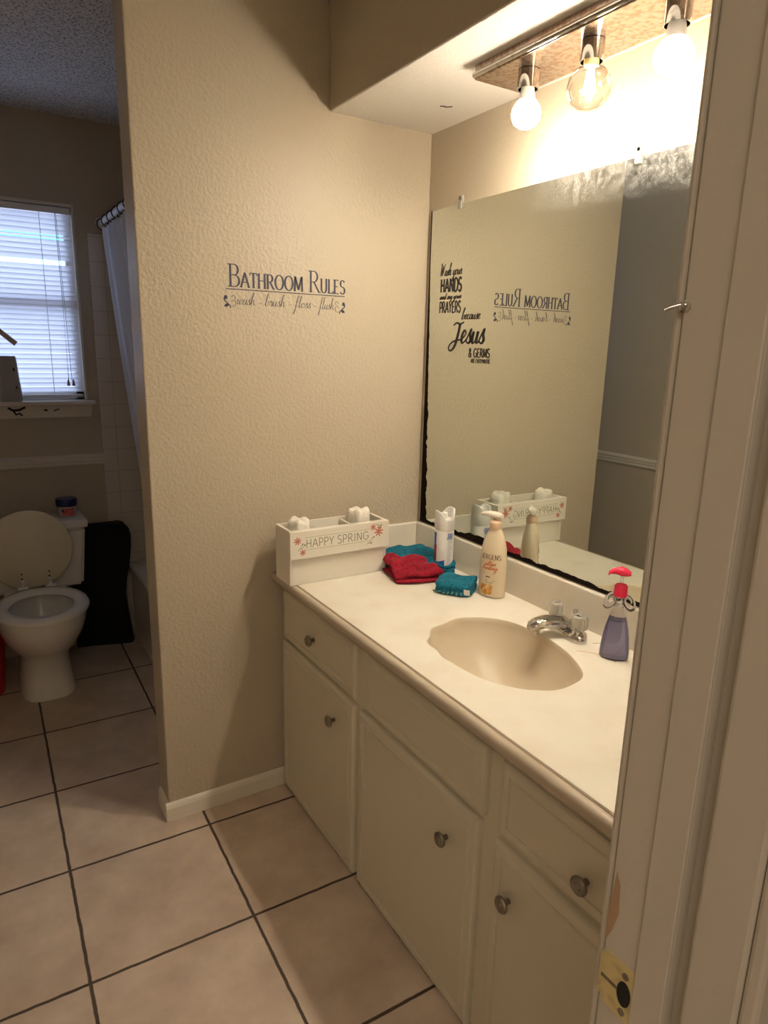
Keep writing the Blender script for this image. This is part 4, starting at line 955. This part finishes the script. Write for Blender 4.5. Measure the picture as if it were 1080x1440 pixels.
# black fabric hamper
bm = bmesh.new()
secs = []
for z, xl, xr in ((0.002, -1.0, -.742), (.02, -1.0, -.738), (.10, -1.0, -.746), (.20, -1.0, -.757), (.27, -1.0, -.760), (.34, -1.0, -.752), (.42, -.938, -.735), (.50, -.936, -.724), (.57, -.936, -.722), (.60, -.934, -.728), (.618, -.930, -.742), (.626, -.915, -.765)):
    row = []
    for k in range(48):
        a = 2 * PI * (k + .5) / 48; u = .5 + .5 * abs(math.cos(a)) ** .3 * (1 if math.cos(a) > 0 else -1); v = .5 + .5 * abs(math.sin(a)) ** .3 * (1 if math.sin(a) > 0 else -1)
        x = xl + (xr - xl) * u; yf = 1.495 - .06 * u + .006 * math.sin(9 * z + 5 * u); row.append(Vector((x, yf + (1.536 - yf) * v, z + .003 * math.sin(3 * a) * (z > .1))))
    secs.append(row)
loft(bm, secs); o = obj('fabric_hamper', bm, BLACKF, None, smooth=60); tag(o, 'tall black fabric hamper squeezed between the toilet and bathtub', 'hamper')
# red bin
rb = thing('waste_bin', 'red plastic waste bin beside the toilet under the window', 'bin', (-1.44, 1.21, 0))
bm = bmesh.new(); secs = [[Vector((s * sx_, s2 * .8, z)) for sx_, s2 in [(r * math.cos(a), r * math.sin(a)) for a in [2 * PI * k / 36 for k in range(36)]]] for s, r, z in ((1, .105, 0), (1, .125, .26), (1, .120, .26), (1, .100, .01))]
loft(bm, secs); obj('bin_body', bm, REDP, rb, smooth=40)
bm = bmesh.new(); torus(bm, (0, 0, .262), .125, .006, 36, 8); 
for v in bm.verts: v.co.y *= .8
obj('bin_rim', bm, REDP, rb, smooth=60)

# dispenser on the sill
dp = thing('spray_dispenser', 'tapered pale automatic spray dispenser standing on the window sill', 'dispenser', (-1.178, 1.522, 1.2265))
bm = bmesh.new(); secs = []
for z, hw, hd in ((0, .044, .024), (.012, .047, .027), (.03, .046, .027), (.10, .040, .025), (.17, .036, .022), (.192, .034, .020), (.198, .031, .018)):
    secs.append([Vector((hw * abs(math.cos(a)) ** .5 * (1 if math.cos(a) > 0 else -1), hd * abs(math.sin(a)) ** .5 * (1 if math.sin(a) > 0 else -1), z)) for a in [2 * PI * (k + .5) / 40 for k in range(40)]])
loft(bm, secs); obj('dispenser_body', bm, AVOC, dp, smooth=50)
bm = bmesh.new(); disc(bm, lambda a, b, d: Vector((a, -.0245 - d, b)), .020, .140, .004, .008, 0, 12, .001); obj('dispenser_button', bm, DARK, dp)
bm = bmesh.new(); disc(bm, lambda a, b, d: Vector((a, -.027 - d, b)), .024, .062, .004, .005, 0, 12, .001)
obj('dispenser_button', bm, DARK, dp)

# blinds
bl = thing('window_blind', 'white horizontal mini blind with bent slats covering the window', 'blind', ((WX0 + WX1) / 2, YB + .012, 2.06))
def BLD(o): o.location = (-(WX0 + WX1) / 2, -(YB + .012), -2.06); return o
bx0, bx1 = WX0 + .010, WX1 - .010
BLD(obj('headrail', newbox(bx0, bx1, YB - .002, YB + .026, 2.040, 2.068, bev=.003), WHITEP, bl))
bm = bmesh.new(); random.seed(11); z = 2.028; k = 0
while z > 1.262:
    tilt = math.radians(62 + random.uniform(-4, 4)); skip = False
    if k == 4: tilt = math.radians(18)
    if k == 9: skip = True
    if not skip:
        S = []; hw = .0125
        for q_ in range(5):
            t = q_ / 4 * 2 - 1; bow = .0016 * (1 - t * t)
            S.append((YB + .012 + hw * t * math.cos(tilt) + bow * math.sin(tilt), z - hw * t * math.sin(tilt) + bow * math.cos(tilt)))
        for q_ in range(4):
            sag = random.uniform(-.001, .001) if q_ == 0 else sag
            a, b = S[q_], S[q_ + 1]
            bm.faces.new([bm.verts.new(v) for v in ((bx0, a[0], a[1]), (bx1, a[0], a[1] + sag), (bx1, b[0], b[1] + sag), (bx0, b[0], b[1]))])
    z -= .0215; k += 1
bmesh.ops.remove_doubles(bm, verts=bm.verts, dist=1e-5)
s_ = BLD(obj('slats', bm, SLAT, bl, smooth=True)); s_['label'] = 'thin white slats'
BLD(obj('bottom_rail', newbox(bx0, bx1, YB + .002, YB + .022, 1.238, 1.252, bev=.003), WHITEP, bl))
bm = bmesh.new()
for x in (-1.36, -.998):
    for dy in (-.0105, .035): tube(bm, [(x, YB + dy, 2.04), (x, YB + dy, 1.25)], .0012, 6)
BLD(obj('ladder_cord', bm, WHITEP, bl))
bm = bmesh.new(); tube(bm, [(-.935, YB - .012, 2.04), (-.932, YB - .013, 1.7), (-.934, YB - .013, 1.315)], .0014, 6); tube(bm, [(-.930, YB - .012, 2.04), (-.920, YB - .013, 1.31)], .0012, 6)
BLD(obj('pull_cord', bm, GREYP, bl))
for x in (-.936, -.914):
    BLD(obj('cord_tassel', newlathe([(.002, 1.322), (.004, 1.314), (.007, 1.296), (.0065, 1.292)], 14, c=(x, YB - .013, 0)), mat('wood_tassel', (.35, .20, .12), .5), bl, smooth=40))
bm = bmesh.new(); M_ = Matrix.Translation((-1.185, YB - .020, 1.520)) @ Matrix.Rotation(math.radians(42), 4, 'Y')
box(bm, -.075, .065, -.001, .001, -.011, .011, M=M_); BLD(obj('broken_slat', bm, WOODL, bl))['label'] = 'loose yellowed slat hanging slanted'

# bathtub
tb = thing('bathtub', 'white bathtub with flat apron along the far end of the room', 'bathtub', (-.36, .84, 0))
bm = bmesh.new()
def rr4(x0, x1, y0, y1, z, r, n=8):
    out = []
    for cx_, cy_, a0 in ((x1 - r, y1 - r, 0), (x0 + r, y1 - r, 90), (x0 + r, y0 + r, 180), (x1 - r, y0 + r, 270)):
        for k in range(n): a = math.radians(a0 + 90 * k / (n - 1)); out.append(Vector((cx_ + r * math.cos(a) + .36, cy_ + r * math.sin(a) - .84, z)))
    return out
x0, x1, y0, y1 = -.728, -.013, .128, YB - .013
loft(bm, [rr4(x0 + .012, x1, y0, y1, 0, .004), rr4(x0 + .012, x1, y0, y1, .34, .004), rr4(x0, x1, y0, y1, .355, .004), rr4(x0, x1, y0, y1, .392, .006), rr4(x0 + .008, x1 - .004, y0 + .004, y1 - .004, .400, .01),
          rr4(x0 + .065, x1 - .05, y0 + .07, y1 - .07, .400, .08), rr4(x0 + .075, x1 - .06, y0 + .08, y1 - .08, .388, .08), rr4(x0 + .11, x1 - .10, y0 + .14, y1 - .12, .12, .10), rr4(x0 + .16, x1 - .15, y0 + .2, y1 - .18, .08, .10)])
obj('tub_shell', bm, PORC, tb, smooth=40)
# rod, rings, curtain
RZ = 2.020
rd = thing('curtain_rod', 'white shower curtain rod above the bathtub', 'rod', (-.745, .84, RZ))
bm = bmesh.new(); tube(bm, [(0, .127 - .84, 0), (0, YB - .012 - .84, 0)], .0125, 16); obj('rod_tube', bm, WHITEP, rd, smooth=60)
bm = bmesh.new(); lathe(bm, [(.0, .0), (.024, .0), (.024, .008), (.014, .014)], 24, c=(0, 0, 0), axis='Y', cap=False)
for v in bm.verts: v.co.y = YB - .013 - .84 - v.co.y
obj('rod_flange', bm, WHITEP, rd, smooth=40)
ring_ys = [1.500 - .115 * k for k in range(6)]
ring0 = None
for k, y in enumerate(ring_ys):
    if ring0 is None:
        bm = bmesh.new(); torus(bm, (0, 0, -.006), .024, .0025, 24, 8, Matrix.Rotation(PI / 2, 3, 'X')); ring0 = obj('curtain_ring', bm, WIREM, None, smooth=60)
        o = ring0
    else:
        o = ring0.copy(); COL.objects.link(o)
    o.location = (-.745, y, RZ - .004); o.rotation_euler = (0, 0, random.uniform(-.3, .3))
    order = ['nearest the tiled back wall', 'second from the tiled back wall', 'third from the tiled back wall', 'fourth from the tiled back wall'] 
    tag(o, 'dark wire ring on the curtain rod, ' + (order[k] if k < 4 else 'farther along behind the partition'), 'curtain ring', 'dark rings holding the shower curtain')
def curtain(name, mat_, xt, xb, ya, yb, zt, zb, waves, amp, seed, bulge=0):
    random.seed(seed); ph = [random.uniform(0, 6) for _ in range(4)]
    bm = bmesh.new(); nu, nv = 180, 30; G = []
    for i in range(nu + 1):
        u = i / nu; col = []
        for j in range(nv + 1):
            v = j / nv; a = amp * (.55 + .45 * v) * math.sin(2 * PI * waves * u + ph[0] + .5 * math.sin(3 * u + ph[1]) + v * .6) + amp * .3 * math.sin(2 * PI * waves * 2.3 * u + ph[2] + v)
            y = ya[0] + (yb[0] - ya[0]) * u if v == 0 else (ya[0] + (yb[0] - ya[0]) * u) * (1 - v) + (ya[1] + (yb[1] - ya[1]) * u) * v
            x = xt + (xb - xt) * (v ** 1.2) + a + bulge * math.sin(PI * v)
            col.append(bm.verts.new((x, y, zt + (zb - zt) * v)))
        G.append(col)
    for i in range(nu):
        for j in range(nv): bm.faces.new((G[i][j], G[i + 1][j], G[i + 1][j + 1], G[i][j + 1]))
    return obj(name, bm, mat_, None, smooth=True)
o = curtain('shower_curtain', CURTT, -.743, -.615, (1.490, 1.20), (.80, .45), RZ - .034, .16, 9, .024, 2)
tag(o, 'pale translucent shower curtain hanging in folds from the rod', 'curtain')
